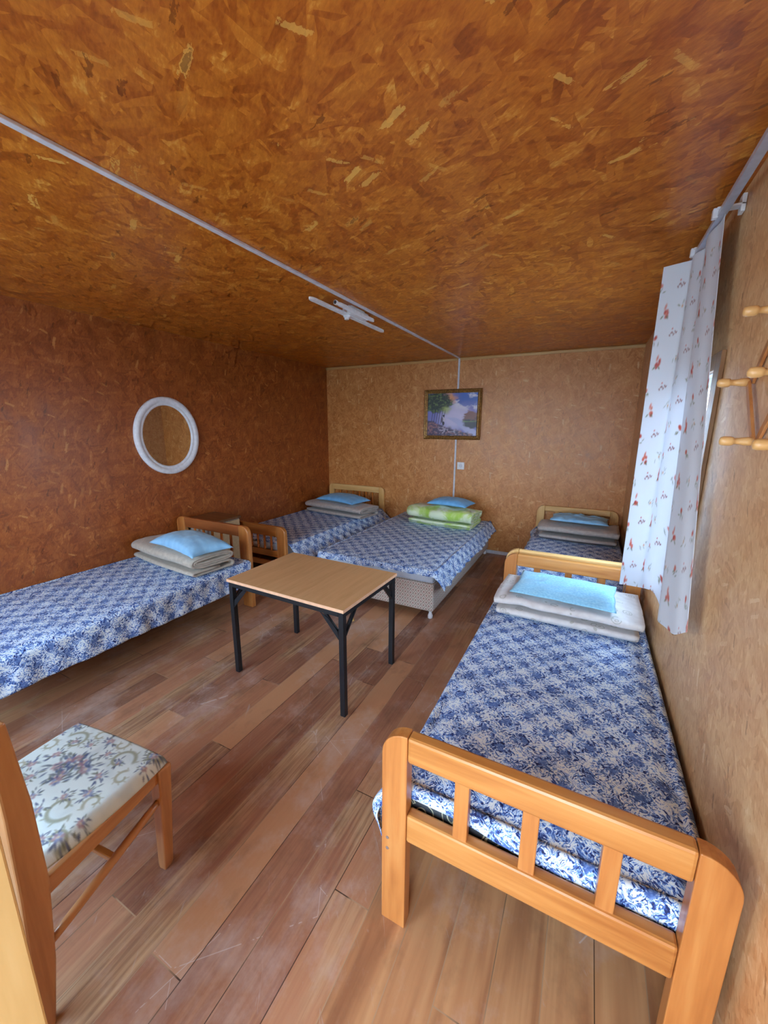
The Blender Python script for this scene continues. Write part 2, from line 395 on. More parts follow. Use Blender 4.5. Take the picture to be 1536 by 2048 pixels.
def lathe(bm, prof, origin, direction, seg=14):
    """prof: [(t, r)] along direction"""
    d = Vector(direction).normalized(); u = d.orthogonal().normalized(); v = d.cross(u); o = Vector(origin)
    rings = []
    for t, r in prof:
        rings.append([bm.verts.new(o + d*t + (u*math.cos(2*PI*k/seg) + v*math.sin(2*PI*k/seg))*max(r, 1e-4)) for k in range(seg)])
    for a, b in zip(rings, rings[1:]):
        for k in range(seg): bm.faces.new((a[k], a[(k+1) % seg], b[(k+1) % seg], b[k]))
    bm.faces.new(rings[0][::-1]); bm.faces.new(rings[-1])
    bmesh.ops.recalc_face_normals(bm, faces=bm.faces)
    return bm
def strut(bm, p, q, w, h, up=(0,0,1)):
    """rectangular bar from p to q, w across, h along up"""
    p, q = Vector(p), Vector(q); d = (q-p).normalized(); s = d.cross(Vector(up)).normalized(); u = s.cross(d)
    r = []
    for c in (p, q): r.append([bm.verts.new(c + s*a*w/2 + u*b*h/2) for a, b in ((-1,-1),(1,-1),(1,1),(-1,1))])
    a, b = r
    bm.faces.new(a[::-1]); bm.faces.new(b)
    for k in range(4): bm.faces.new((a[k], a[(k+1) % 4], b[(k+1) % 4], b[k]))
    bmesh.ops.recalc_face_normals(bm, faces=bm.faces)
    return bm

def gridmesh(P, UV=None, closed_u=False):
    """P: array (nu, nv, 3) -> mesh"""
    nu, nv = P.shape[:2]
    me = bpy.data.meshes.new('g')
    idx = np.arange(nu*nv).reshape(nu, nv)
    if closed_u: a = idx; b = np.roll(idx, -1, 0)
    else: a = idx[:-1]; b = idx[1:]
    q = np.stack([a[:, :-1], b[:, :-1], b[:, 1:], a[:, 1:]], -1).reshape(-1, 4)
    me.from_pydata(P.reshape(-1, 3).tolist(), [], q.tolist())
    if UV is not None:
        l = me.uv_layers.new(name='UVMap'); fl = UV.reshape(-1, 2)[q.reshape(-1)]
        l.data.foreach_set('uv', fl.astype(np.float32).ravel())
    me.update()
    return me
def setcol(me, C):
    a = me.color_attributes.new(name='col', type='FLOAT_COLOR', domain='POINT')
    a.data.foreach_set('color', np.concatenate([C.reshape(-1, 3), np.ones((C.size//3, 1))], 1).astype(np.float32).ravel())
def npn(x, y, s=1.0, seed=0, oct=3):
    """cheap smooth value noise on numpy arrays, about -1..1"""
    out = np.zeros_like(x, dtype=float); amp = 1; tot = 0
    for k in range(oct):
        xs = x*s*2**k + seed*13.7+k*5.1; ys = y*s*2**k + seed*7.3+k*9.2
        xi = np.floor(xs); yi = np.floor(ys); fx = xs-xi; fy = ys-yi
        fx = fx*fx*(3-2*fx); fy = fy*fy*(3-2*fy)
        h = lambda a, b: np.modf(np.abs(np.sin(a*127.1+b*311.7)*43758.5453))[0]
        v = (h(xi, yi)*(1-fx)+h(xi+1, yi)*fx)*(1-fy) + (h(xi, yi+1)*(1-fx)+h(xi+1, yi+1)*fx)*fy
        out += (v*2-1)*amp; tot += amp; amp *= .5
    return out/tot

def empty(name, loc, rz=0):
    o = bpy.data.objects.new(name, None); col.objects.link(o); o.location = loc; o.rotation_euler = (0, 0, rz); o.empty_display_size = .1
    return o
def tag(o, label, cat, group=None):
    o['label'] = label; o['category'] = cat
    if group: o['group'] = group
    return o
def struct(name, bm, mat, **kw):
    o = obj(name, bm, mat, **kw); o['kind'] = 'structure'; return o
def copy_tree(o, parent=None):
    c = o.copy(); col.objects.link(c)
    if parent: c.parent = parent
    for ch in [x for x in bpy.data.objects if x.parent == o]: copy_tree(ch, c)
    return c

# ------------------------------------------------------------------ the room
T = .14
YR = -1.05
bm = B(-T, W+T, YR-T, L+T, -.1, 0); struct('floor', bm, 'floor')
bm = B(-T, W+T, YR-T, L+T, H, H+.1); struct('ceiling', bm, 'osb_ceil')
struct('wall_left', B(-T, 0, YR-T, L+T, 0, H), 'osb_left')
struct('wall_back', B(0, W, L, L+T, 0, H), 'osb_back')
WY0, WY1, WZ0, WZ1 = 1.73, 3.05, .90, 1.945
bm = bmesh.new()
box(bm, W, W+T, YR-T, WY0, 0, H); box(bm, W, W+T, WY1, L+T, 0, H); box(bm, W, W+T, WY0, WY1, 0, WZ0); box(bm, W, W+T, WY0, WY1, WZ1, H)
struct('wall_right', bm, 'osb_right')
DX0, DX1, DZ = 3.24, 4.10, 2.06
FX0, FX1, FZ0, FZ1 = .45, 2.75, .75, 2.2
bm = bmesh.new()
box(bm, 0, FX0, YR-T, YR, 0, H); box(bm, FX1, DX0, YR-T, YR, 0, H); box(bm, DX1, W, YR-T, YR, 0, H)
box(bm, FX0, FX1, YR-T, YR, 0, FZ0); box(bm, FX0, FX1, YR-T, YR, FZ1, H); box(bm, DX0, DX1, YR-T, YR, DZ, H)
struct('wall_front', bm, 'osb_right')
# ground outside
g = struct('ground', B(-25, 30, -30, 30, -.45, -.25), 'ground')

# trims
struct('trim_1', B(XT-.014, XT+.014, YR, L-.012, H-.012, H), 'cable', bevel=.002)
struct('trim_2', B(XT-.012, XT+.012, L-.012, L, .30, H-.012), 'cable', bevel=.002)
bm = bmesh.new(); prism(bm, [(L, H), (L-.012, H), (L-.022, H-.012), (L-.012, H-.034), (L, H-.036)], 'x', 0, XT-.014); struct('trim_3', bm, 'strip_pine')
bm = bmesh.new(); prism(bm, [(L, H), (L-.012, H), (L-.022, H-.012), (L-.012, H-.034), (L, H-.036)], 'x', XT+.014, W); struct('trim_4', bm, 'strip_pine')
struct('baseboard_back', B(0, W, L-.014, L, 0, .045), 'cable', bevel=.002)

# right window: casing boards, white reveal, frame, glass
win = empty('window_1', (W, (WY0+WY1)/2, WZ0)); win['kind'] = 'structure'
def wl(bm):            # parts of window_1 are modelled in room coordinates
    bmesh.ops.translate(bm, verts=bm.verts, vec=(-W, -(WY0+WY1)/2, -WZ0)); return bm
bm = bmesh.new()
box(bm, W-.016, W-.001, WY0-.085, WY0, WZ0-.09, WZ1+.065); box(bm, W-.016, W-.001, WY1, WY1+.085, WZ0-.09, WZ1+.065)
box(bm, W-.016, W-.001, WY0, WY1, WZ1, WZ1+.065); box(bm, W-.016, W-.001, WY0, WY1, WZ0-.09, WZ0)
obj('casing', wl(bm), 'casing', win, bevel=.002)
bm = bmesh.new()
r = .006
box(bm, W, W+T, WY0, WY0+r, WZ0, WZ1); box(bm, W, W+T, WY1-r, WY1, WZ0, WZ1); box(bm, W, W+T, WY0+r, WY1-r, WZ1-r, WZ1); box(bm, W-.01, W+T, WY0+r, WY1-r, WZ0, WZ0+r*2)
obj('reveal', wl(bm), 'white_paint', win)
bm = bmesh.new()
fx0, fx1, fw = W+.03, W+.07, .045
ym = (WY0+WY1)/2
box(bm, fx0, fx1, WY0+r, WY0+r+fw, WZ0+.012, WZ1-r); box(bm, fx0, fx1, WY1-r-fw, WY1-r, WZ0+.012, WZ1-r)
box(bm, fx0, fx1, WY0+r+fw, WY1-r-fw, WZ1-r-fw, WZ1-r); box(bm, fx0, fx1, WY0+r+fw, WY1-r-fw, WZ0+.012, WZ0+.012+fw); box(bm, fx0, fx1, ym-.03, ym+.03, WZ0+.012+fw, WZ1-r-fw)
obj('window_frame', wl(bm), 'white_plastic', win, bevel=.003)
obj('glass', wl(B(W+.048, W+.052, WY0+r+fw, WY1-r-fw, WZ0+fw, WZ1-fw)), 'glass', win)

# unseen front window behind the camera, added and enlarged to even out the daylight
w2 = empty('added_window_2', ((FX0+FX1)/2, YR, FZ0)); w2['kind'] = 'structure'
def w2l(bm):
    bmesh.ops.translate(bm, verts=bm.verts, vec=(-(FX0+FX1)/2, -YR, -FZ0)); return bm
bm = bmesh.new()
ya, yb = YR-.11, YR-.065
box(bm, FX0, FX0+.055, ya, yb, FZ0, FZ1); box(bm, FX1-.055, FX1, ya, yb, FZ0, FZ1); box(bm, FX0+.055, FX1-.055, ya, yb, FZ0, FZ0+.055); box(bm, FX0+.055, FX1-.055, ya, yb, FZ1-.055, FZ1)
xm = (FX0+FX1)/2; box(bm, xm-.03, xm+.03, ya, yb, FZ0+.055, FZ1-.055)
obj('window_frame', w2l(bm), 'white_plastic', w2, bevel=.003)
obj('glass', w2l(B(FX0+.05, FX1-.05, YR-.09, YR-.086, FZ0+.05, FZ1-.05)), 'glass', w2)

# open door leaf of pale pine, its free edge at the left border of the picture
dr = empty('door_1', (3.2, YR+.01, 0)); dr['kind'] = 'structure'
bm = bmesh.new(); ly = -.246-(YR+.01)
for k in range(5):
    a, b = ly*k/5, ly*(k+1)/5-.002
    box(bm, -.04, 0, a, b, .012, 2.03)
obj('door_leaf', bm, 'door_pine', dr, bevel=.003)
bm = bmesh.new(); lathe(bm, [(-.001,.004),(.0005,.0048),(.0012,.004)], (0, ly-.075, 1.03), (1,0,0), 12); obj('screw', bm, 'steel', dr)
# door frame around the doorway
df = empty('trim_5', (DX0, YR, 0)); df['kind'] = 'structure'
bm = bmesh.new(); box(bm, .0, .03, -T-.01, .0, 0, DZ); box(bm, DX1-DX0-.03, DX1-DX0, -T-.01, .0, 0, DZ); box(bm, .03, DX1-DX0-.03, -T-.01, .0, DZ-.03, DZ)
obj('door_frame', bm, 'door_pine', df, bevel=.002)

# ------------------------------------------------------------------ ceiling light bracket
lt = tag(empty('ceiling_light_fitting', (2.015, 2.46, H)), 'white bare ceiling light bracket without tube, beside the white ceiling strip', 'light fitting')
def rounded_strip(hw, y0, y1, r=None, n=6):
    r = r or hw
    return [(hw*math.cos(a), y0+r-r*math.sin(a)) for a in np.linspace(0, PI, n)] + [(-hw*math.cos(a), y1-r+r*math.sin(a)) for a in np.linspace(0, PI, n)]
bm = bmesh.new(); prism(bm, rounded_strip(.021, -.53, .54, .05), 'z', -.062, -.045); obj('long_blade', bm, 'white_plastic', lt, bevel=.003)
bm = bmesh.new()
prism(bm, [(.075,-.17),(.05,-.10),(-.028,-.09),(-.034,.06),(-.02,.12),(.04,.14),(.075,.14)], 'z', -.058, -.012)
obj('housing', bm, 'white_plastic', lt, bevel=.006)
bm = bmesh.new(); prism(bm, [(x+.075, y) for x, y in rounded_strip(.015, -.30, .22, .03)], 'z', -.052, -.03); obj('short_blade', bm, 'white_plastic', lt, bevel=.003)
bm = bmesh.new(); lathe(bm, [(0,.016),(.02,.016),(.024,.012),(.05,.012)], (.072,-.33,-.04), (0,1,0), 14); obj('lamp_socket', bm, 'white_plastic', lt)
bm = bmesh.new(); lathe(bm, [(0,.012),(.002,.012)], (.072,-.333,-.04), (0,1,0), 12); obj('socket_opening', bm, 'black_metal', lt)
bm = bmesh.new(); lathe(bm, [(0,.026),(.012,.026),(.016,.018),(.03,.018)], (.0,-.07,-.058), (0,0,-1), 16); obj('terminal_cap', bm, 'white_plastic', lt)
bm = bmesh.new(); box(bm, -.02, .06, -.1, .1, -.012, 0); obj('mounting_plate', bm, 'white_plastic', lt)

# ------------------------------------------------------------------ mirror
mr = tag(empty('wall_mirror', (0, 2.193, 1.612)), 'oval mirror with moulded white frame on the left wall', 'mirror')
def ellring(prof, ra, rb, seg=72):
    P = np.zeros((seg, len(prof), 3))
    for i in range(seg):
        a = 2*PI*i/seg
        for j, (o_, h) in enumerate(prof): P[i, j] = (h, (ra+o_)*math.cos(a), (rb+o_)*math.sin(a))
    return gridmesh(P, None, True)
me = ellring([(0,.001),(0,.026),(-.006,.034),(-.03,.038),(-.05,.03),(-.056,.024),(-.062,.026),(-.076,.024),(-.082,.016),(-.082,.008)], .339, .378)
o = link('frame', me, 'white_paint', mr, smooth=True)
bm = bmesh.new(); seg = 72
v = [bm.verts.new((.012, .262*math.cos(2*PI*k/seg), .301*math.sin(2*PI*k/seg))) for k in range(seg)]; v2 = [bm.verts.new((.002, q.co.y, q.co.z)) for q in v]
bm.faces.new(v); bm.faces.new(v2[::-1])
for k in range(seg): bm.faces.new((v[k], v2[k], v2[(k+1) % seg], v[(k+1) % seg]))
bmesh.ops.recalc_face_normals(bm, faces=bm.faces)
obj('mirror_glass', bm, 'mirror', mr)

# ------------------------------------------------------------------ painting
px0, px1, pz0, pz1 = 1.667, 2.46, 1.545, 2.207
pw, ph = px1-px0, pz1-pz0
pt = tag(empty('framed_painting', ((px0+px1)/2, L-.0125, (pz0+pz1)/2)), 'river landscape painting in a gilt frame on the back wall', 'painting')
prof = [(0,0),(0,.022),(.012,.034),(.024,.026),(.034,.03),(.048,.02),(.05,.006)]
P = np.zeros((4, len(prof), 3))
for i, (sx, sz) in enumerate(((-1,-1),(1,-1),(1,1),(-1,1))):
    for j, (o_, h) in enumerate(prof): P[i, j] = (sx*(pw/2-o_), -h-.004, sz*(ph/2-o_))
# mitre corners need real corner loops
bmf = bmesh.new()
rings = [[bmf.verts.new(P[i, j]) for j in range(len(prof))] for i in range(4)]
for i in range(4):
    for j in range(len(prof)-1):
        bmf.faces.new((rings[i][j], rings[i][j+1], rings[(i+1) % 4][j+1], rings[(i+1) % 4][j]))
bmesh.ops.recalc_face_normals(bmf, faces=bmf.faces)
obj('picture_frame', bmf, 'gold', pt)
obj('backing_board', B(-pw/2+.01, pw/2-.01, -.006, -.001, -ph/2+.01, ph/2-.01), 'outer', pt)
# beading along the inner bottom edge
for s in (-1, 1):
    bm = bmesh.new()
    lathe(bm, [((pw-.11)*k/176, .0055*(.45+.55*abs(math.sin(PI*k/4)))) for k in range(177)], (-pw/2+.055, -.027, s*(ph/2-.046)), (1,0,0), 8)
    obj('beading', bm, 'gold', pt)
nx, nz = 260, 210
u, v = np.meshgrid(np.linspace(0, 1, nx), np.linspace(0, 1, nz), indexing='ij')
hw, hh = pw/2-.046, ph/2-.046
P = np.stack([(u*2-1)*hw, np.full_like(u, -.012), (v*2-1)*hh], -1)
def mixc(a, b, m): return a*(1-m[..., None]) + b*m[..., None]
C = lambda r, g, b: np.array(lin(r, g, b)[:3])
sm = lambda e0, e1, x: np.clip((x-e0)/(e1-e0), 0, 1)**2*(3-2*np.clip((x-e0)/(e1-e0), 0, 1))
n1 = npn(u, v, 6, 1, 4); n2 = npn(u, v*1.6, 14, 2, 4); n3 = npn(u, v, 30, 3, 3)
I = np.ones(u.shape+(1,))
img = I*C(120,120,190)
img = mixc(img, C(58,92,176)*I, sm(.55, .85, v+.12*n1)*sm(.35, .75, u))               # blue sky, upper right
cl = sm(.0, .22, n1*.6+n2*.2 - np.abs(v-.70-.10*np.sin(u*7))*1.6+.26)*sm(.4, .6, u)
img = mixc(img, C(214,208,222)*I, cl)                                                     # cumulus
img = mixc(img, C(150,130,190)*I, sm(.2, .0, np.abs(v-.52))*.7*sm(.35, .6, u))            # mauve haze
img = mixc(img, C(206,196,226)*I, sm(.42, .12, np.hypot((u-.55), (v-.42)*1.1)+.05*n1)*.9) # light over the water
river = sm(.07, .0, np.abs(u-(.50+1.0*np.clip(.42-v, 0, 1)**.8))-.06-.10*np.clip(.4-v, 0, 1))*sm(.46, .40, v)
img = mixc(img, C(176,176,216)*I, river)
img = mixc(img, C(216,150,110)*I, sm(.2, .05, np.hypot(u-.43, v-.88)+.06*n2))             # orange glow in the crown
leaf = sm(.03, .14, .36-np.hypot((u-.2)*.95, (v-.80)*1.15)+.10*n2+.06*n3)
img = mixc(img, mixc(C(34,48,44)*I, C(96,116,70)*I, sm(-.1, .6, n3+n2*.5)), leaf)
img = mixc(img, C(172,186,104)*I, sm(.12, .02, np.hypot(u-.38, (v-.62))+.05*n2)*.8)
for k in range(6):                                                                        # trunks
    xx = .08+.05*k + (v-.3)*.12
    img = mixc(img, C(42,34,48)*I, sm(.008, .003, np.abs(u-xx))*sm(.26, .3, v)*sm(.66, .55, v)*.9)
bank = sm(.0, .06, .34-.30*u**1.2-v*1.0+.05*n2+.06*sm(.3,.1,u)) 
img = mixc(img, mixc(C(66,54,84)*I, C(150,104,110)*I, sm(-.2, .5, n3)), bank)
rocks = sm(.05, .3, n3+n2)*sm(.25, .05, np.hypot((u-.42)*.8, (v-.12)*1.2))
img = mixc(img, C(176,170,196)*I, rocks*.8)
img = mixc(img, C(150,70,80)*I, sm(.3, .6, n2)*sm(.2, .04, v)*sm(.5, .2, u)*.8)
isl = sm(.0, .05, .17-np.hypot((u-.92)*.75, (v-.33)*1.0)+.03*n2)
img = mixc(img, C(52,50,66)*I, isl)
img = mixc(img, C(122,150,96)*I, sm(.02, .0, np.abs(v-.345-.02*n2))*isl*.8)
img = mixc(img, C(128,82,76)*I, sm(.0, .05, .11-np.hypot((u-.88)*.7, (v-.46)*.8)+.06*n2))
img = mixc(img, C(30,26,44)*I, sm(.012, .004, np.hypot((u-.335)*1.0, (v-.475)*.8)-.012))   # small seated figure
img = mixc(img, C(40,34,54)*I, sm(.012, .004, np.hypot((u-.335)*1.6, (v-.30)*.8)-.03))
img = mixc(img, C(200,190,206)*I, sm(.012, .004, np.hypot((u-.345)*1.6, (v-.385)*.8)-.03))
img = mixc(img, C(40,34,54)*I, sm(.006, .002, np.hypot((u-.305)*1.6, (v-.38)*.5)-.03)*.8)
me = gridmesh(P, np.stack([u, v], -1)); setcol(me, np.clip(img, 0, 1))
link('canvas', me, 'paint', pt)

# ------------------------------------------------------------------ socket
so = tag(empty('wall_socket', (2.216, L, 1.189)), 'white square electrical plate beside the vertical white strip on the back wall', 'socket')
obj('cover_plate', B(-.05, .05, -.012, -.001, -.05, .05), 'white_plastic', so, bevel=.004)
bm = bmesh.new(); lathe(bm, [(0,.024),(.001,.024),(.002,.02)], (0,-.0125,0), (0,-1,0), 18); obj('socket_well', bm, 'cable', so)
bm = bmesh.new()
for s in (-1, 1): lathe(bm, [(0,.003),(.0006,.003)], (s*.009,-.0148,0), (0,-1,0), 8)
obj('pin_hole', bm, 'black_metal', so)

# ------------------------------------------------------------------ table
tb = tag(empty('square_table', (1.679, 1.362, 0), math.radians(-1.55)), 'small table with beech top on black metal legs in the middle of the room', 'table')
tw, tl, th = .953, .660, .704
bm = B(0, tw, 0, tl, th-.019, th)
o = obj('tabletop', bm, 'table_top', tb, bevel=.0015)
bm = bmesh.new(); e = .002
box(bm, -e, tw+e, -e, 0, th-.0195, th-.0005); box(bm, -e, tw+e, tl, tl+e, th-.0195, th-.0005); box(bm, -e, 0, 0, tl, th-.0195, th-.0005); box(bm, tw, tw+e, 0, tl, th-.0195, th-.0005)
obj('edge_band', bm, 'table_edge', tb)
lg = .034; i0 = .006
bm = bmesh.new(); za, zb = th-.019-.034, th-.0195
box(bm, i0+lg, tw-i0-lg, i0, i0+.025, za, zb); box(bm, i0+lg, tw-i0-lg, tl-i0-.025, tl-i0, za, zb)
box(bm, i0, i0+.025, i0+lg, tl-i0-lg, za, zb); box(bm, tw-i0-.025, tw-i0, i0+lg, tl-i0-lg, za, zb)
obj('apron', bm, 'black_metal', tb, bevel=.002)
for sx in (0, 1):
    for sy in (0, 1):
        x = i0 if sx == 0 else tw-i0-lg; y = i0 if sy == 0 else tl-i0-lg
        lo = obj('leg', B(x, x+lg, y, y+lg, 0, zb), 'black_metal', tb, bevel=.003)
        # folded sheet brace along the long side, rod brace along the short one
        bm = bmesh.new()
        xs = x+lg if sx == 0 else x; d = 1 if sx == 0 else -1; yy = i0+.004 if sy == 0 else tl-i0-.008
        pts = [(xs, za), (xs+d*.135, za), (xs+d*.125, za-.016), (xs+d*.014, za-.135), (xs, za-.15)]
        hole = [(xs+d*.008, za-.03), (xs+d*.07, za-.03), (xs+d*.008, za-.095)]
        # triangle plate with opening: three strips
        def q(a, b, c, e_): prism(bm, [a, b, c, e_], 'y', yy, yy+.004)
        q(pts[1], pts[4], hole[2], hole[1])
        prism(bm, [pts[0], pts[1], hole[1], hole[0]], 'y', yy, yy+.004) if False else None
        strut(bm, (xs+d*.108, yy+.012, za+.002), (xs+d*.002, yy+.012, za-.115), .016, .012, (0,1,0))
        obj('corner_brace', bm, 'black_metal', tb)
        bm = bmesh.new()
        ys = y+lg if sy == 0 else y; d = 1 if sy == 0 else -1; xx = i0+.012 if sx == 0 else tw-i0-.012
        strut(bm, (xx, ys+d*.115, za+.002), (xx, ys+d*.002, za-.125), .012, .016, (1,0,0))
        strut(bm, (xx, ys+d*.09, za+.002), (xx, ys+d*.002, za-.09), .012, .004, (1,0,0))
        obj('corner_brace', bm, 'black_metal', tb)

# ------------------------------------------------------------------ beds
def post_poly(w, h, r, left=True):
    p = [(0, 0), (w, 0), (w, h)]
    p += [(r-r*math.sin(a), h-r+r*math.cos(a)) for a in np.linspace(0, PI/2, 9)]
    return p if left else [(-x, z) for x, z in p]
def bed_end_flat(par, name, x0, x1, yc, h, pc, pcz, th_=.045, rail=.092, zl=.378, zl1=.485, slats=(.262,.455,.65), sw=.044):
    """headboard/footboard with three flat slats. x0,x1 outer, yc centre"""
    pw_ = .088
    y0, y1 = yc-th_/2, yc+th_/2
    bm = bmesh.new(); box(bm, x0+pw_, x1-pw_, y0, y1, h-rail, h)
    e = obj(name, bm, pc, par, bevel=.009)
    bm = bmesh.new(); box(bm, x0+pw_, x1-pw_, y0+.002, y1-.002, zl, zl1); obj('lower_rail', bm, pc, e, bevel=.008)
    for left in (True, False):
        bm = bmesh.new(); pp = post_poly(pw_, h, .085, left)
        prism(bm, [((x0 if left else x1)+a, b) for a, b in pp], 'y', y0, y1)
        obj('leg', bm, pcz, e, bevel=.008)
    for s in slats:
        bm = B(x0+s-sw/2, x0+s+sw/2, yc-.014, yc+.014, zl1-.01, h-rail+.01); obj('slat', bm, pcz, e, bevel=.003)
    return e
def bed_end_turned(par, name, x0, x1, yc, h, rail_m, post_m, th_=.042, rail=.1, zl=.36, zl1=.44, n=6, pwid=.1):
    y0, y1 = yc-th_/2, yc+th_/2
    bm = bmesh.new(); box(bm, x0+pwid, x1-pwid, y0, y1, h-rail, h)
    e = obj(name, bm, rail_m, par, bevel=.008)
    bm = bmesh.new(); box(bm, x0+pwid, x1-pwid, y0+.002, y1-.002, zl, zl1); obj('lower_rail', bm, rail_m, e, bevel=.006)
    for left in (True, False):
        bm = bmesh.new(); pp = post_poly(pwid, h, .07, left)
        prism(bm, [((x0 if left else x1)+a, b) for a, b in pp], 'y', y0-.002, y1+.002); obj('leg', bm, post_m, e, bevel=.008)
    za, zb = zl1-.008, h-rail+.008; hgt = zb-za
    for k in range(n):
        x = x0+pwid+(x1-x0-2*pwid)*(k+1)/(n+1)
        r = .0125
        pr = [(0,r),(.2,r),(.22,.007),(.235,r),(.26,.016),(.285,r),(.3,.007),(.32,r*.95),(.4,r),(.43,.016),(.46,r*.8),(.48,r),(1,r)]
        bm = bmesh.new(); lathe(bm, [(t*hgt, q) for t, q in pr], (x, yc, za), (0,0,1), 12); obj('baluster', bm, 'bal', e, smooth=True)
    return e
def side_rails(par, x0, x1, y0, y1, z0, z1, mat='pine_y', inset=.02):
    for x in (x0+inset, x1-inset-.022):
        bm = B(x, x+.022, y0, y1, z0, z1); obj('side_rail', bm, mat, par, bevel=.003)

def screws(par, x, y, zs):
    for z in zs:
        bm = bmesh.new(); lathe(bm, [(0,.006),(.0015,.0055),(.002,.003)], (x, y, z), (0,-1,0), 12); obj('screw', bm, 'steel', par)

# A: right, near
A0, A1 = 3.274, 4.172
ba = tag(empty('single_bed', ((A0+A1)/2, .6, 0)), 'orange pine single bed frame with slatted footboard, nearest on the right', 'bed', 'pine single beds')
def place(root, fn):
    """build children of root in room coordinates, then shift them under it"""
    before = set(bpy.data.objects); fn()
    for o in set(bpy.data.objects)-before:
        if o.parent == root:
            if o.type == 'MESH': o.data.transform(Matrix.Translation(-Vector(root.location)))
        elif o.type == 'MESH': o.data.transform(Matrix.Translation(-Vector(root.location)))
def fa():
    f = bed_end_flat(ba, 'footboard', A0, A1, .6025, .780, 'pine_x', 'pine_z', slats=(.262,.455,.65))
    screws(f, A0+.022, .5798, (.362, .318))
    bed_end_flat(ba, 'headboard', A0+.006, A1, 2.622, .780, 'pine_x', 'pine_z', slats=(.235,.448,.66))
    side_rails(ba, A0+.01, A1, .626, 2.598, .25, .37)
place(ba, fa)
# B: right, far
B0, B1 = 3.262, 4.168
bb = tag(empty('single_bed', ((B0+B1)/2, 2.74, 0)), 'pale pine single bed frame in the far right corner behind the near right bed', 'bed', 'pine single beds')
def fb():
    bed_end_flat(bb, 'footboard', B0+.014, B1, 2.70, .792, 'pale_x', 'pale_z', slats=(.235,.448,.66))
    bed_end_flat(bb, 'headboard', B0-.004, B1-.006, 4.915, .748, 'pale_x', 'pale_z', slats=(.235,.448,.66), rail=.07)
    side_rails(bb, B0+.01, B1, 2.724, 4.89, .25, .37)
place(bb, fb)
# C: left, far corner
C0, C1 = .03, 1.035
bc = tag(empty('single_bed', ((C0+C1)/2, 2.72, 0)), 'honey pine single bed frame with turned balusters in the far left corner', 'bed', 'pine single beds')
def fc():
    bed_end_turned(bc, 'footboard', C0, C1-.01, 2.70, .672, 'mid_rail', 'pine_z', rail=.115, zl=.33, zl1=.40, n=7, pwid=.115)
    bed_end_turned(bc, 'headboard', C0, C1+.01, 4.925, .802, 'pale_x', 'pale_z', rail=.09, zl=.36, n=6, pwid=.09)
    side_rails(bc, C0+.01, C1-.01, 2.722, 4.90, .25, .35)
    bm = B(C0+.12, C1-.12, 2.69, 2.71, .215, .275); obj('cross_rail', bm, 'mid_rail', bc, bevel=.004)
place(bc, fc)
# D: left, near
D0, D1 = .03, 1.04
bd = tag(empty('single_bed', ((D0+D1)/2, 2.16, 0)), 'single bed frame with red brown turned headboard along the left wall', 'bed', 'pine single beds')
def fd():
    bed_end_turned(bd, 'headboard', D0, D1, 2.19, .800, 'red_rail', 'pine_z', rail=.105, zl=.36, n=5, pwid=.122)
    bed_end_turned(bd, 'footboard', D0, D1, .10, .60, 'red_rail', 'pine_z', rail=.1, zl=.36, n=5, pwid=.12)
    side_rails(bd, D0+.01, D1+.018, .122, 2.168, .262, .36, 'red_rail', inset=.0)
place(bd, fd)

# nightstand between C and D
ns = tag(empty('nightstand', (.375, 2.43, 0)), 'brown topped cabinet between the two left beds against the wall', 'nightstand')
obj('carcass', B(-.335, .055, -.18, .2, .0, .730), 'cab_side', ns, bevel=.002)
obj('top_board', B(-.345, .075, -.185, .21, .731, .755), 'cab', ns, bevel=.003)
dro = obj('door', B(.0555, .072, -.17, .19, .06, .72), 'cab_door', ns, bevel=.002)
bm = bmesh.new(); lathe(bm, [(0,.006),(.012,.006),(.018,.012),(.026,.01),(.028,0)], (.072, -.13, .45), (1,0,0), 12); obj('knob', bm, 'steel', dro, smooth=True)

# mattresses
def mattress(label, x0, x1, y0, y1, z0, z1, mat, group='single mattresses'):
    e = empty('mattress', ((x0+x1)/2, (y0+y1)/2, z0)); tag(e, label, 'mattress', group)
    hx, hy = (x1-x0)/2, (y1-y0)/2
    obj('mattress_body', B(-hx, hx, -hy, hy, 0, z1-z0), mat, e, bevel=.02)
    bm = bmesh.new()
    for z in (.012, z1-z0-.012):
        pts = [(-hx+.01,-hy-.002),(hx-.01,-hy-.002),(hx+.002,-hy+.01),(hx+.002,hy-.01),(hx-.01,hy+.002),(-hx+.01,hy+.002),(-hx-.002,hy-.01),(-hx-.002,-hy+.01)]
        for a, b in zip(pts, pts[1:]+pts[:1]): strut(bm, (a[0], a[1], z), (b[0], b[1], z), .006, .006)
    obj('piping', bm, 'mattress_white', e)
    return e
mattress('dark mattress with cream swirls under the near right bedspread', A0+.045, A1-.03, .64, 2.58, .36, .512, 'swirl')
mattress('mattress under the bedspread of the far right corner bed', B0+.045, B1-.03, 2.735, 4.88, .36, .478, 'swirl')
mattress('white edged mattress seen through the footboard of the far left bed', C0+.03, C1-.03, 2.735, 4.89, .352, .462, 'mattress_white')
mattress('mattress under the bedspread of the left wall bed', D0+.02, D1+.005, .14, 2.15, .362, .472, 'mattress_white')

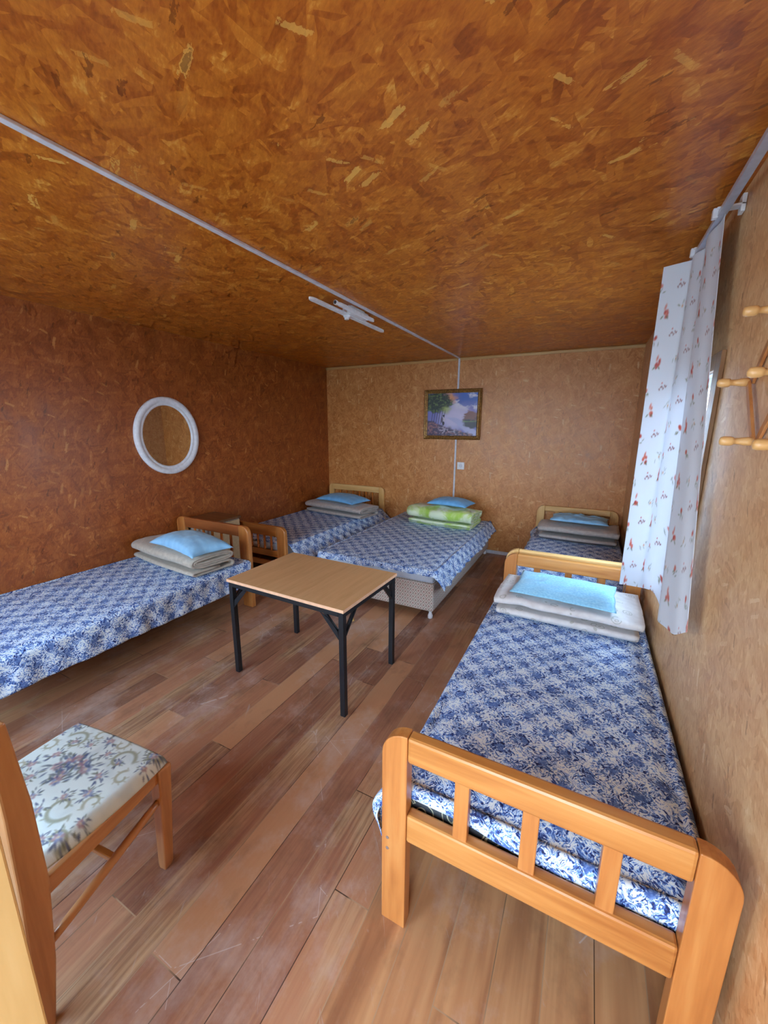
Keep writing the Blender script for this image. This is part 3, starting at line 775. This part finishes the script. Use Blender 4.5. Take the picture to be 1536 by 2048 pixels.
# double bed (box spring on feet)
E0, E1, EY0, EY1 = 1.42, 2.665, 2.735, 4.925
de = tag(empty('divan_bed', ((E0+E1)/2, EY0, 0)), 'wide divan base in beige diamond ticking on white castors', 'bed')
def fe():
    obj('divan_base', B(E0, E1, EY0, EY1, .075, .345), 'ticking', de, bevel=.018)
    for x in (E0+.05, E1-.035):
        for y in (EY0+.035, EY1-.05):
            bm = bmesh.new(); lathe(bm, [(0,.016),(.004,.022),(.03,.024),(.05,.014),(.078,.012)], (x, y, 0), (0,0,1), 14); obj('foot', bm, 'white_plastic', de, smooth=True)
place(de, fe)
mattress('white mattress on the wide divan, showing below the bedspread hem', E0+.01, E1-.01, EY0+.008, EY1, .346, .455, 'mattress_white', None)

# ------------------------------------------------------------------ bedspreads
def spread(label, x0, x1, y0, y1, z, dl, dr, df, db, seed, res=.014, wr=.006, flare=.12, rot=0.0, hemn=.015, maxdrop=None, tent=None, uvrot=0.0):
    """cloth over the rectangle; dl.. are the overhang lengths left/right/front(low y)/back"""
    R = .03
    us = np.arange(x0-dl, x1+dr+res, res); vs = np.arange(y0-df, y1+db+res, res)
    U, V = np.meshgrid(us, vs, indexing='ij')
    # wavy hems
    hem = npn(U, V, 6, seed, 2)*hemn
    cu = (U-(x0+x1)/2)/((x1-x0)/2+dr); cv = (V-(y0+y1)/2)/((y1-y0)/2+df)
    Uh = U + hem*np.clip(np.abs(cu)-.8, 0, 1)*5*np.sign(cu); Vh = V + hem*np.clip(np.abs(cv)-.8, 0, 1)*5*np.sign(cv)
    cx = np.clip(Uh, x0, x1); cy = np.clip(Vh, y0, y1)
    ex = Uh-cx; ey = Vh-cy
    e = np.hypot(ex, ey); dx = np.divide(ex, e, out=np.zeros_like(e), where=e > 1e-9); dy = np.divide(ey, e, out=np.zeros_like(e), where=e > 1e-9)
    arc = R*PI/2
    a = np.minimum(e, arc)/R
    out = R*np.sin(a); drop = R*(1-np.cos(a))
    rest = np.maximum(e-arc, 0)
    out = out + rest*flare; drop = drop + rest*math.sqrt(1-flare**2)
    # folds in the hanging part
    s_ = np.where(np.abs(ex) > np.abs(ey), V, U)
    fold = np.sin(s_*38+seed)*.5+npn(U, V, 9, seed+2, 2)
    out = out + fold*.012*np.clip(rest/.1, 0, 1)
    X = cx+dx*out; Y = cy+dy*out
    top = np.exp(-e/.03)
    Z = z - drop + (npn(U, V, 5, seed+5, 3)*wr + npn(U*1.0, V*3, 4, seed+6, 2)*wr*.6)*np.clip(top, .2, 1)
    Z = Z - .012*np.clip(1-np.minimum(np.minimum(U-x0, x1-U), np.minimum(V-y0, y1-V))/.06, 0, 1)*(e < 1e-6)
    if tent: X, Y, Z = tent(U, V, X, Y, Z, e, ex, ey)
    P = np.stack([X, Y, Z], -1); UV = np.stack([U, V], -1)
    if uvrot: UV = np.stack([U*math.cos(uvrot)-V*math.sin(uvrot), U*math.sin(uvrot)+V*math.cos(uvrot)], -1)
    ctr = np.array([(x0+x1)/2, (y0+y1)/2, z]); P -= ctr
    me = gridmesh(P, UV)
    o = link('bedspread', me, 'spread', smooth=True)
    o.location = ctr
    sol = o.modifiers.new('thick', 'SOLIDIFY'); sol.thickness = .0025; sol.offset = 1
    return tag(o, label, 'bedspread', 'blue and white floral bedspreads')
def tentA(U, V, X, Y, Z, e, ex, ey):
    # near left corner flares out beyond the footboard post
    m = np.exp(-((U-(A0-.12))/.09)**2-((V-.66)/.12)**2)
    X = X - .065*m; Z = Z - .02*m
    Z = Z + .034*np.clip(-ey/.07, 0, 1)*np.exp(-((U-3.42)/.2)**2)
    return X, np.maximum(Y, .6265+.004), Z
spread('floral bedspread on the near right bed behind the slatted footboard', A0+.035, A1-.02, .665, 2.56, .530, .26, .035, .078, .02, 1, res=.01, wr=.005, flare=.14, tent=tentA)
def tentB(U, V, X, Y, Z, e, ex, ey):
    m = np.exp(-((U-(B0-.05))/.08)**2-((V-4.75)/.1)**2)
    return X-.03*m, Y, Z+.02*m
spread('floral bedspread on the far right corner bed', B0+.05, B1-.03, 2.755, 4.87, .493, .12, .03, .03, .02, 2, wr=.004, flare=.5, tent=tentB)
spread('floral bedspread on the far left corner bed', C0+.02, C1-.02, 2.76, 4.87, .478, .02, .34, .03, .02, 3, wr=.004, flare=.72)
def tentD(U, V, X, Y, Z, e, ex, ey):
    return np.minimum(X, D1+.052), Y, Z
spread('floral bedspread on the bed along the left wall', D0-.01, D1+.01, .15, 2.13, .488, .01, .225, .0, .03, 4, res=.012, wr=.005, flare=.05, hemn=.004, tent=tentD)
def tentE(U, V, X, Y, Z, e, ex, ey):
    m = np.clip(ex/.2, 0, 1)*np.clip((3.0-V)/.3, 0, 1)
    return X+.01*m, Y, Z-.02*m
spread('floral bedspread on the wide divan bed beside the far left bed', E0+.01, E1+.0, EY0+.02, 4.90, .470, .03, .165, .075, .0, 5, res=.012, wr=.005, flare=.55, hemn=.02, tent=tentE)

# ------------------------------------------------------------------ pillows and folded blankets
def pillow(label, loc, sx, sy, h, rz, mat, seed=0, tilt=(0, 0), pinch=.06, corner=.0, wr=.006, sag=0.0):
    n = 40
    u, v = np.meshgrid(np.linspace(-1, 1, n), np.linspace(-1, 1, n), indexing='ij')
    ob = []
    bul = (np.clip(1-np.abs(u)**2.6, 0, 1)*np.clip(1-np.abs(v)**2.6, 0, 1))**.5
    sc = 1-pinch*(1-v**2)*np.abs(u)**3
    sc2 = 1-pinch*(1-u**2)*np.abs(v)**3
    X = u*sx/2*sc + npn(u, v, 3, seed+3, 2)*.008; Y = v*sy/2*sc2 + npn(u, v, 3, seed+4, 2)*.008
    wrn = npn(u*2, v*2, 2.2, seed, 3)*wr
    zmid = h*.30 + sag*(X/(sx/2))**2
    top = zmid + bul*h*.62 + wrn*bul; bot = zmid - bul*h*.30
    P1 = np.stack([X, Y, top], -1); P2 = np.stack([X, Y, bot], -1)
    P = np.concatenate([P1, P2[:, ::-1]], 1)            # wraps over the long edge
    UV = np.stack([np.concatenate([X, X], 1), np.concatenate([Y, Y[:, ::-1]+sy], 1)], -1)
    me = gridmesh(P, UV)
    bm = bmesh.new(); bm.from_mesh(me); bmesh.ops.remove_doubles(bm, verts=bm.verts, dist=.0005); bmesh.ops.recalc_face_normals(bm, faces=bm.faces); bm.to_mesh(me); bm.free()
    o = link('pillow', me, mat, smooth=True); o.location = loc; o.rotation_euler = (tilt[0], tilt[1], rz)
    return tag(o, label, 'pillow', 'blue pillows')

def ribbon(path, th_):
    path = np.array(path, float); d = np.gradient(path, axis=0); d /= np.linalg.norm(d, axis=1)[:, None]+1e-9
    n = np.stack([-d[:, 1], d[:, 0]], -1)
    return np.concatenate([path+n*th_/2, (path-n*th_/2)[::-1]])
def stad(cx, cz, a, b, t0, t1, n):
    """superellipse arc from angle t0 to t1"""
    t = np.linspace(t0, t1, n); p = .72
    return [(cx+a*np.sign(math.cos(q))*abs(math.cos(q))**p, cz+b*np.sign(math.sin(q))*abs(math.sin(q))**p) for q in t]
def folded(label, loc, length, depth, rz, mat, h1=.065, h2=.115, spiral=2.2, seed=0, bend=.012, end_shift=.03, layer_th=.017, group='folded blankets', soft=.01):
    """blanket: a lower fold and a rolled upper fold; profile in (y,z), extruded along x"""
    # lower layer: flattened loop open at back
    a2, b2 = depth/2, h2/2
    a1, b1 = depth/2*.96, h1/2
    path = []
    cz2 = h1+b2
    # spiral from inside out, ends at the front bottom, goes back, turns down and forms the lower fold
    N = int(36*spiral)
    for k in range(N):
        q = k/(N-1); ang = 2*PI*spiral*(q)-PI/2-2*PI*spiral
        left = (1-q)*spiral*layer_th*1.22
        c, s = math.cos(ang), math.sin(ang); p = .75
        rr_a = a2-layer_th/2-left; rr_b = max(b2-layer_th/2-left, .003)
        path.append((rr_a*np.sign(c)*abs(c)**p, cz2+rr_b*np.sign(s)*abs(s)**p))
    # path now at bottom centre of the upper roll -> run forward(+y) .. then fold under
    path += [(a1*.55, h1+layer_th*.5), (a1*.82, h1+layer_th*.3)]
    path += [(a1*.86+ (b1-layer_th/2)*math.cos(t), b1+(b1-layer_th/2)*math.sin(t)) for t in np.linspace(PI/2, -PI/2, 9)][1:]
    path += [(a1*x, layer_th*.55) for x in (.6, .3, 0, -.3, -.6, -.82)]
    path += [(-a1*.86-(b1-layer_th*1.1)*math.cos(t), b1*.92+(b1-layer_th*1.2)*math.sin(t)) for t in np.linspace(-PI/2, PI/2, 9)][1:]
    path += [(-a1*.5, h1-layer_th*1.4), (-a1*.1, h1-layer_th*1.5), (a1*.3, h1-layer_th*1.5)]
    rb = ribbon(path, layer_th)
    nx = 26
    xs = np.linspace(-length/2, length/2, nx); n = len(rb)
    P = np.zeros((n, nx, 3)); UV = np.zeros((n, nx, 2)); s = 0
    for i in range(n):
        s += 0 if i == 0 else np.linalg.norm(rb[i]-rb[i-1])
        for j, x in enumerate(xs):
            t = x/(length/2); z = rb[i][1]
            k = math.sin(i*.13+x*7+seed)*.003 + float(npn(np.array(x*1.), np.array(rb[i][0]*2.), 6, seed, 2))*soft*(.3+z/(h1+h2))
            up = z/(h1+h2)
            P[i, j] = (x*(1-.06*(1-abs(rb[i][0])/(depth/2))*0) + end_shift*up*t, rb[i][0]+bend*t*t*2+k*.8, z*(1-.10*abs(t)**4)+max(0, k)*up)
            UV[i, j] = (x, s)
    me = gridmesh(P, UV, True)
    # caps: ribbon ends follow the ribbon as quads
    bm = bmesh.new(); bm.from_mesh(me); bm.verts.ensure_lookup_table()
    uvl = bm.loops.layers.uv.verify()
    m = n//2
    for j in (0, nx-1):
        for i in range(m-1):
            q = [bm.verts[i*nx+j], bm.verts[(i+1)*nx+j], bm.verts[(n-2-i)*nx+j], bm.verts[(n-1-i)*nx+j]]
            try:
                f = bm.faces.new(q if j else q[::-1])
                for lp in f.loops: lp[uvl].uv = (lp.vert.co.y, lp.vert.co.z)
            except ValueError: pass
    bmesh.ops.recalc_face_normals(bm, faces=bm.faces)
    bm.to_mesh(me); bm.free()
    o = link('folded_blanket', me, mat, smooth=True); o.location = loc; o.rotation_euler = (0, 0, rz)
    return tag(o, label, 'blanket', group)

# D
folded('beige blanket rolled in a flat coil on the left wall bed', (.56, 1.80, .502), .95, .42, math.radians(-6), 'beige', h1=.062, h2=.128, spiral=2.3, seed=1, end_shift=.02)
pillow('blue pillow with pointed corner on the left wall bed blanket', (.80, 1.745, .690), .72, .36, .14, math.radians(-9), 'blue', 1, pinch=.12, sag=-.02)
# C
folded('beige blanket folded on the far left corner bed', (.66, 4.28, .490), 1.0, .44, math.radians(-8), 'beige2', h1=.062, h2=.11, spiral=2.0, seed=2)
pillow('blue pillow on the far left corner bed blanket', (.68, 4.32, .664), .72, .40, .11, math.radians(-10), 'blue_sat', 2, sag=-.02)
# double
folded('lime green and white duvet folded on the wide divan bed', (2.17, 4.42, .497), .84, .46, math.radians(-5), 'green', h1=.045, h2=.185, spiral=1.6, seed=3, layer_th=.033, soft=.03)
pillow('blue pillow on the lime green duvet', (2.25, 4.47, .730), .54, .36, .10, math.radians(-6), 'blue_sat', 3, sag=-.015)
# B
folded('grey beige blanket folded double on the far right corner bed', (3.745, 4.36, .502), .74, .46, math.radians(-1), 'beige2', h1=.08, h2=.10, spiral=1.1, seed=4, layer_th=.03, soft=.03)
pillow('pale blue pillow on the far right corner bed blanket', (3.75, 4.42, .690), .58, .36, .07, math.radians(-2), 'blue', 4, wr=.02)
# A
folded('cream blanket with ring motifs folded on the near right bed', (3.735, 2.255, .542), .76, .52, math.radians(-1), 'cream', h1=.070, h2=.078, spiral=1.2, seed=5, layer_th=.022, soft=.016, bend=-.0)
pillow('wide light blue towelling pillow on the near right bed', (3.715, 2.25, .692), .585, .43, .04, math.radians(-3), 'blue_terry', 5, pinch=.03, wr=.012)

# ------------------------------------------------------------------ curtain and rail
RX, RZ = 4.13, 2.515
rl = tag(empty('curtain_rail', (RX, 1.6, RZ)), 'grey metal curtain rail under the ceiling along the right wall', 'curtain rail')
bm = bmesh.new(); prism(bm, [(-.014,0),(.014,0),(.014,.018),(.008,.022),(-.008,.022),(-.014,.018)], 'y', -1.4, .66)
obj('track', bm, 'rail_metal', rl)
for y in (-.9, .16, .55):
    bm = bmesh.new(); box(bm, -.02, .066, y-.02, y+.02, .022, .03); box(bm, .052, .066, y-.02, y+.02, .0, .06); box(bm, -.03, -.012, y-.012, y+.012, -.004, .03)
    obj('bracket', bm, 'white_plastic', rl, bevel=.002)

nu, nv = 230, 420
s, tt = np.meshgrid(np.linspace(0, 1, nu), np.linspace(0, 1, nv), indexing='ij')     # s: 0 near edge .. 1 far free edge; tt: 0 top .. 1 bottom
# control lines from the near edge (s=0) to the free edge turned into the room (s=1)
ks = np.array([0, .2, .38, .5, .56, .8, 1.0])
def ctl(v): return np.interp(s, ks, v)
def smooth_ctl(v):
    q = np.interp(np.linspace(0, 1, 401), ks, v); k = np.ones(25)/25
    q = np.convolve(np.pad(q, 12, mode='reflect', reflect_type='odd'), k, 'valid'); return np.interp(s, np.linspace(0, 1, 401), q)
xt = smooth_ctl([4.134, 4.128, 4.13, 4.134, 4.13, 4.122, 4.013]); yt = smooth_ctl([1.726, 1.86, 1.98, 2.05, 2.08, 2.19, 2.238])
xb_ = smooth_ctl([4.140, 4.128, 4.110, 4.128, 4.125, 4.085, 4.013]); yb_ = smooth_ctl([1.262, 1.352, 1.55, 1.72, 1.86, 2.06, 2.238])
zb_ = smooth_ctl([1.005, .945, .905, .875, .925, .865, .80])
w = tt
X = xt*(1-w)+xb_*w; Y = yt*(1-w**1.15)+yb_*w**1.15
# a few soft folds, one deeper valley near the middle
valley = np.exp(-((s-.5)/.06)**2)
X = X + valley*.018*np.clip(tt*2.2, .25, 1) - .012*np.exp(-((s-.36)/.08)**2)*tt - .008*np.exp(-((s-.68)/.09)**2)
X = X + .006*np.sin(s*2*PI*2.6+tt*1.5)*(1-tt*.4)
Y = Y + .006*np.sin(s*2*PI*3+tt*2)*(1-np.abs(2*s-1)**4)
X = np.minimum(X, W-.022)
Z = (RZ-.004)*(1-tt)+zb_*tt
cw, chh = .98, 1.45
uu, vv = s*cw, (1-tt)*chh
base = C(232,235,242)*np.ones(s.shape+(1,))
rng = random.Random(11)
colr = [C(214,112,98), C(204,92,84), C(226,140,122)]; leafc = C(140,148,122); dark = C(150,84,84); gold = C(222,178,140)
rows = int(chh/.105)+1; cols = int(cw/.115)+2
BS = 1.35
def blob(cx, cy, rx, ry, c, ang=0, a=.9):
    global base
    rx *= BS; ry *= BS
    m = (np.abs(uu-cx) < max(rx, ry)*1.6) & (np.abs(vv-cy) < max(rx, ry)*1.6)
    if not m.any(): return
    du = uu[m]-cx; dv = vv[m]-cy
    p = du*math.cos(ang)+dv*math.sin(ang); q = -du*math.sin(ang)+dv*math.cos(ang)
    k = np.clip(1.5-np.hypot(p/rx, q/ry)*1.3, 0, 1)*a
    base[m] = base[m]*(1-k[:, None])+c*k[:, None]
for r_ in range(rows):
    for c_ in range(cols):
        cx = c_*.115+(.0575 if r_ % 2 else 0)+rng.uniform(-.012, .012); cy = r_*.105+rng.uniform(-.012, .012)
        kind = (r_*2+c_) % 4
        if kind == 0:
            for k in range(7): blob(cx+rng.uniform(-.014,.014), cy+rng.uniform(-.016,.016), .008, .007, rng.choice(colr), rng.uniform(0,3))
            blob(cx+.004, cy+.026, .006, .012, colr[2], .3); blob(cx-.014, cy-.018, .009, .004, leafc, .8); blob(cx+.02, cy-.014, .009, .004, leafc, -.6)
        elif kind == 1:
            for k in range(6): blob(cx+(k-3)*.009, cy+.006*math.sin(k*2.2), .003, .006, dark, .7*(-1)**k)
            blob(cx+.005, cy+.02, .004, .004, colr[0])
        elif kind == 2:
            for k in range(3): blob(cx+rng.uniform(-.006,.006), cy+rng.uniform(-.006,.006), .008, .007, rng.choice(colr))
            for k in range(5): blob(cx+rng.uniform(-.03,.03), cy-.02+rng.uniform(-.012,.012), .009, .0028, leafc, rng.uniform(0,3), .7)
        else:
            blob(cx, cy, .006, .006, gold)
            for k in range(5): blob(cx+rng.uniform(-.03,.03), cy+rng.uniform(-.02,.02), .009, .0025, leafc, rng.uniform(0,3), .6)
P = np.stack([X, Y, Z], -1); ctr = np.array([RX, 2.0, RZ]); P -= ctr
me = gridmesh(P, np.stack([uu, vv], -1)); setcol(me, np.clip(base, 0, 1))
cu = link('curtain', me, 'curtain', smooth=True); cu.location = ctr
sol = cu.modifiers.new('thick', 'SOLIDIFY'); sol.thickness = .0015
tag(cu, 'white curtain with coral flowers hanging from the rail beside the right window', 'curtain')

# ------------------------------------------------------------------ peg rack
pr = tag(empty('peg_rack', (W, 1.262, 1.855)), 'expanding wooden coat rack with turned pegs on the right wall', 'coat rack')
dyy, dz = .137, .175
def lathbar(a, b, layer):
    bm = bmesh.new(); x = -.008-layer*.010
    strut(bm, (x, a[0], a[1]), (x, b[0], b[1]), .022, .008, (1,0,0)); obj('lath', bm, 'lath', pr, bevel=.002)
nn = 7
tops = [(-dyy*(2*k+1), dz) for k in range(3)]; bots = [(-dyy*(2*k+1), -dz) for k in range(3)]; mids = [(-dyy*2*k, 0) for k in range(4)]
lathbar(mids[0], tops[0], 0); lathbar(mids[0], bots[0], 1)
for k in range(2): lathbar(tops[k], bots[k+1], 1); lathbar(bots[k], tops[k+1], 0)
lathbar(tops[2], mids[3], 1); lathbar(bots[2], mids[3], 0)
for y, z in tops+bots+mids:
    bm = bmesh.new(); lathe(bm, [(.0,.0125),(.014,.0125),(.03,.0095),(.042,.0085),(.044,.012),(.050,.0135),(.066,.0135),(.073,.011),(.076,.003)], (-.018, y, z), (-1,0,0), 16); obj('peg', bm, 'peg', pr, smooth=True)

# ------------------------------------------------------------------ chair
CH = math.radians(6.5)
ch = tag(empty('dining_chair', (2.20, .17, 0), CH), 'beech chair with floral tapestry seat in the left foreground', 'chair')
# local frame: x right, y forward (front of the seat)
sw_, sd = .50, .40
def leg(pts, name, mat, flare_r=None):
    """pts: [(x,y,z,w,d)] bottom to top, rectangular sections"""
    bm = bmesh.new(); rings = []
    for x, y, z, w, d in pts: rings.append([bm.verts.new((x+a*w/2, y+b*d/2, z)) for a, b in ((-1,-1),(1,-1),(1,1),(-1,1))])
    bm.faces.new(rings[0][::-1]); bm.faces.new(rings[-1])
    for a, b in zip(rings, rings[1:]):
        for k in range(4): bm.faces.new((a[k], a[(k+1) % 4], b[(k+1) % 4], b[k]))
    return obj(name, bm, mat, ch, bevel=.006)
FXL, BXL = .240, .288
for s_ in (-1, 1):
    leg([(s_*.252, .130, 0, .034, .034), (s_*.251, .133, .02, .040, .040), (s_*.238, .172, .43, .054, .056)], 'leg', 'chair_wood')
    # rear leg continues as the back post, leaning backwards
    leg([(s_*.300, -.318, 0, .034, .040), (s_*.286, -.294, .20, .052, .060), (s_*.279, -.274, .46, .060, .070), (s_*.276, -.268, .72, .054, .062), (s_*.274, -.274, .98, .044, .046)], 'leg', 'chair_wood')
def bar(a, b, w, h, name, mat='chair_wood_y'):
    bm = bmesh.new(); strut(bm, a, b, w, h); obj(name, bm, mat, ch, bevel=.004)
for s_ in (-1, 1):
    bar((s_*.240, .15, .405), (s_*.268, -.25, .405), .022, .055, 'seat_rail')
    bm = bmesh.new(); a = Vector((s_*.243, .16, .30)); b = Vector((s_*.286, -.27, .235))
    lathe(bm, [(0,.011),(.06,.0135),(.18,.015),((b-a).length-.06,.0135),((b-a).length,.011)], a, b-a, 14); obj('stretcher', bm, 'chair_wood_y', ch, smooth=True)
bar((-.21, .158, .405), (.21, .158, .405), .022, .055, 'seat_rail', 'pine_x')
bar((-.265, -.25, .405), (.265, -.25, .405), .022, .055, 'seat_rail', 'pine_x')
bar((-.262, -.05, .27), (.262, -.05, .27), .02, .022, 'cross_stretcher', 'pine_x')
for z in (.68, .86, .95):
    bar((-.27, -.262-(z-.7)*.03, z), (.27, -.262-(z-.7)*.03, z), .018, .05, 'back_rail', 'pine_x')
# upholstered seat
BS = 1.05
n = 190
u, v = np.meshgrid(np.linspace(-1, 1, n), np.linspace(-1, 1, n), indexing='ij')
def sq(u, v):      # square -> rounded square
    k = .10
    return u*np.sqrt(1-k*v*v*np.abs(u)**6), v*np.sqrt(1-k*u*u*np.abs(v)**6)
a_, b_ = sq(u, v)
halfw = .262+ .004*b_
X = a_*halfw; Y = b_*.222 - .018
edge = np.maximum(np.abs(u), np.abs(v))
Z = .432 + .043*(1-np.clip((edge-.86)/.14, 0, 1)**2.2) + .012*(1-u*u)*(1-v*v)
# wrap below the edge
inner = np.stack([X, Y, Z], -1)
uu, vv = X, Y
# tapestry: cream ground, grey-green scrolls, blue/mauve flower sprays
one = np.ones(u.shape+(1,))
base = C(212,220,216)*one
base = mixc(base, C(184,196,198)*one, sm(-.2, .6, npn(uu, vv, 22, 4, 3))*.5)
rng = random.Random(5)
def scroll(cx, cy, r0, a0, turns, sgn, wd, c):
    n_ = int(26*turns)
    for k in range(n_):
        q = k/(n_-1); a = a0+sgn*2*PI*turns*q; r_ = r0*(1-.75*q)
        blob(cx+r_*math.cos(a), cy+r_*math.sin(a), wd*(1.2-.6*q), wd*(.75-.3*q), c, a+PI/2, .75)
        if k % 3 == 0: blob(cx+(r_+wd)*math.cos(a), cy+(r_+wd)*math.sin(a), wd*.8, wd*.35, c, a+.6*sgn, .7)
G1, G2 = C(146,146,122), C(166,164,142)
for sx in (-1, 1):
    for sy in (-1, 1):
        scroll(sx*.13, sy*.10, .052, (.3 if sx > 0 else 2.8)*sy, .9, sx*sy, .0115, G1)
        scroll(sx*.06, sy*.155, .030, 1.2*sy, .8, -sx*sy, .009, G2)
        scroll(sx*.205, sy*.05, .030, 2.0*sy, .8, sx*sy, .009, G2)
        scroll(sx*.215, sy*.17, .032, .5*sy, .9, -sx*sy, .009, G1)
fl = [(rng.uniform(-.06,.06), rng.uniform(-.05,.05), rng.uniform(1.2, 1.6)) for k in range(8)]
for k in range(14):
    a = k*2*PI/14+.2; rad = .115+.035*(k % 2); fl.append((rad*1.1*math.cos(a), rad*math.sin(a), rng.uniform(.8, 1.15)))
for sx in (-1, 1):
    for sy in (-1, 1): fl += [(sx*.22, sy*.165, 1.2), (sx*.18, sy*.19, .9), (sx*.235, sy*.11, .8)]
for cx, cy, sc_ in fl:
    for k in range(16):
        a = rng.uniform(0, 2*PI); r_ = rng.uniform(.014, .034)*sc_
        blob(cx+r_*math.cos(a), cy+r_*math.sin(a), .0095*sc_, .0034*sc_, rng.choice([C(76,88,124), C(88,98,128), C(112,120,126), C(108,112,94)]), a+rng.uniform(-.4,.4), .85)
    for k in range(6):
        a = 2*PI*k/6; blob(cx+.0085*sc_*math.cos(a), cy+.0085*sc_*math.sin(a), .007*sc_, .006*sc_, rng.choice([C(172,128,130), C(152,114,122), C(116,122,158)]), a, .8)
    blob(cx, cy, .0035*sc_, .0035*sc_, C(196,170,140))
me = gridmesh(inner, np.stack([uu, vv], -1)); setcol(me, np.clip(base, 0, 1))
seat = link('seat_cushion', me, 'tapestry', ch, smooth=True)
sol = seat.modifiers.new('thick', 'SOLIDIFY'); sol.thickness = .004; sol.offset = -1
bm = B(-.225, .225, -.22, .17, .42, .434); obj('seat_board', bm, 'chair_wood_y', ch)

# ------------------------------------------------------------------ small brass pin on the floor
pn = empty('brass_knob', (2.03, 2.40, 0)); tag(pn, 'tiny brass knob lying on the floor behind the table', 'knob')
bm = bmesh.new(); lathe(bm, [(0,.014),(.005,.016),(.008,.009),(.014,.006),(.02,.009),(.026,.007),(.029,.001)], (0,0,0), (0,0,1), 16); obj('knob_body', bm, 'pin', pn, smooth=True)
bm = bmesh.new(); lathe(bm, [(0,.0155),(.002,.017),(.004,.0155)], (0,0,0.0005), (0,0,1), 16); obj('knob_collar', bm, 'pin', pn, smooth=True)

# ------------------------------------------------------------------ light
w = bpy.data.worlds.new('sky'); scene.world = w; w.use_nodes = True
nt = w.node_tree; nt.nodes.clear()
out = nt.nodes.new('ShaderNodeOutputWorld'); bg = nt.nodes.new('ShaderNodeBackground'); nt.links.new(bg.outputs[0], out.inputs[0])
tc = nt.nodes.new('ShaderNodeTexCoord'); sx = nt.nodes.new('ShaderNodeSeparateXYZ'); nt.links.new(tc.outputs['Generated'], sx.inputs[0])
rp = nt.nodes.new('ShaderNodeValToRGB'); nt.links.new(sx.outputs[2], rp.inputs[0])
rp.color_ramp.elements[0].position = 0; rp.color_ramp.elements[0].color = (.74, .87, 1.0, 1)
rp.color_ramp.elements[1].position = .8; rp.color_ramp.elements[1].color = (.50, .73, 1.0, 1)
nt.links.new(rp.outputs[0], bg.inputs[0]); bg.inputs[1].default_value = 10.8

def portal(name, loc, rot, sx_, sy_):
    ld = bpy.data.lights.new(name, 'AREA'); ld.shape = 'RECTANGLE'; ld.size = sx_; ld.size_y = sy_
    ld.cycles.is_portal = True
    o = bpy.data.objects.new(name, ld); col.objects.link(o); o.location = loc; o.rotation_euler = rot
    return o
portal('doorway_daylight', ((DX0+DX1)/2, YR-T-.02, DZ/2), (PI/2, 0, 0), DX1-DX0, DZ)
portal('added_window_daylight', ((FX0+FX1)/2, YR-T-.02, (FZ0+FZ1)/2), (PI/2, 0, 0), FX1-FX0, FZ1-FZ0)  # portal for the added, unseen front window
portal('right_window_daylight', (W+T+.02, (WY0+WY1)/2, (WZ0+WZ1)/2), (0, PI/2, 0), WZ1-WZ0, WY1-WY0)

# ------------------------------------------------------------------ camera
cam = bpy.data.cameras.new('camera'); co = bpy.data.objects.new('camera', cam); col.objects.link(co)
yaw, pitch, roll = map(math.radians, (27.2634, 12.3154, .276))
f = Vector((-math.sin(yaw)*math.cos(pitch), math.cos(yaw)*math.cos(pitch), -math.sin(pitch)))
rt = Vector((math.cos(yaw), math.sin(yaw), 0)); up = rt.cross(f)
rt2 = rt*math.cos(roll)+up*math.sin(roll); up2 = -rt*math.sin(roll)+up*math.cos(roll)
mt = Matrix((rt2, up2, -f)).transposed().to_4x4(); mt.translation = Vector((3.767, -.3707, 1.7174))
co.matrix_world = mt
cam.sensor_fit = 'VERTICAL'; cam.sensor_height = 24; cam.lens = 785.13/2048*24; cam.clip_start = .02
scene.camera = co

scene.view_settings.view_transform = 'Standard'; scene.view_settings.look = 'None'
scene.view_settings.gamma = 1; scene.view_settings.exposure = 0.42; scene.view_settings.use_curve_mapping = False
scene.cycles.use_denoising = True
scene.cycles.max_bounces = 7; scene.cycles.diffuse_bounces = 4; scene.cycles.glossy_bounces = 3; scene.cycles.transparent_max_bounces = 8
scene.cycles.caustics_reflective = False; scene.cycles.caustics_refractive = False
scene.cycles.sample_clamp_indirect = 6
scene.cycles.use_adaptive_sampling = True; scene.cycles.adaptive_threshold = .07; scene.cycles.adaptive_min_samples = 12
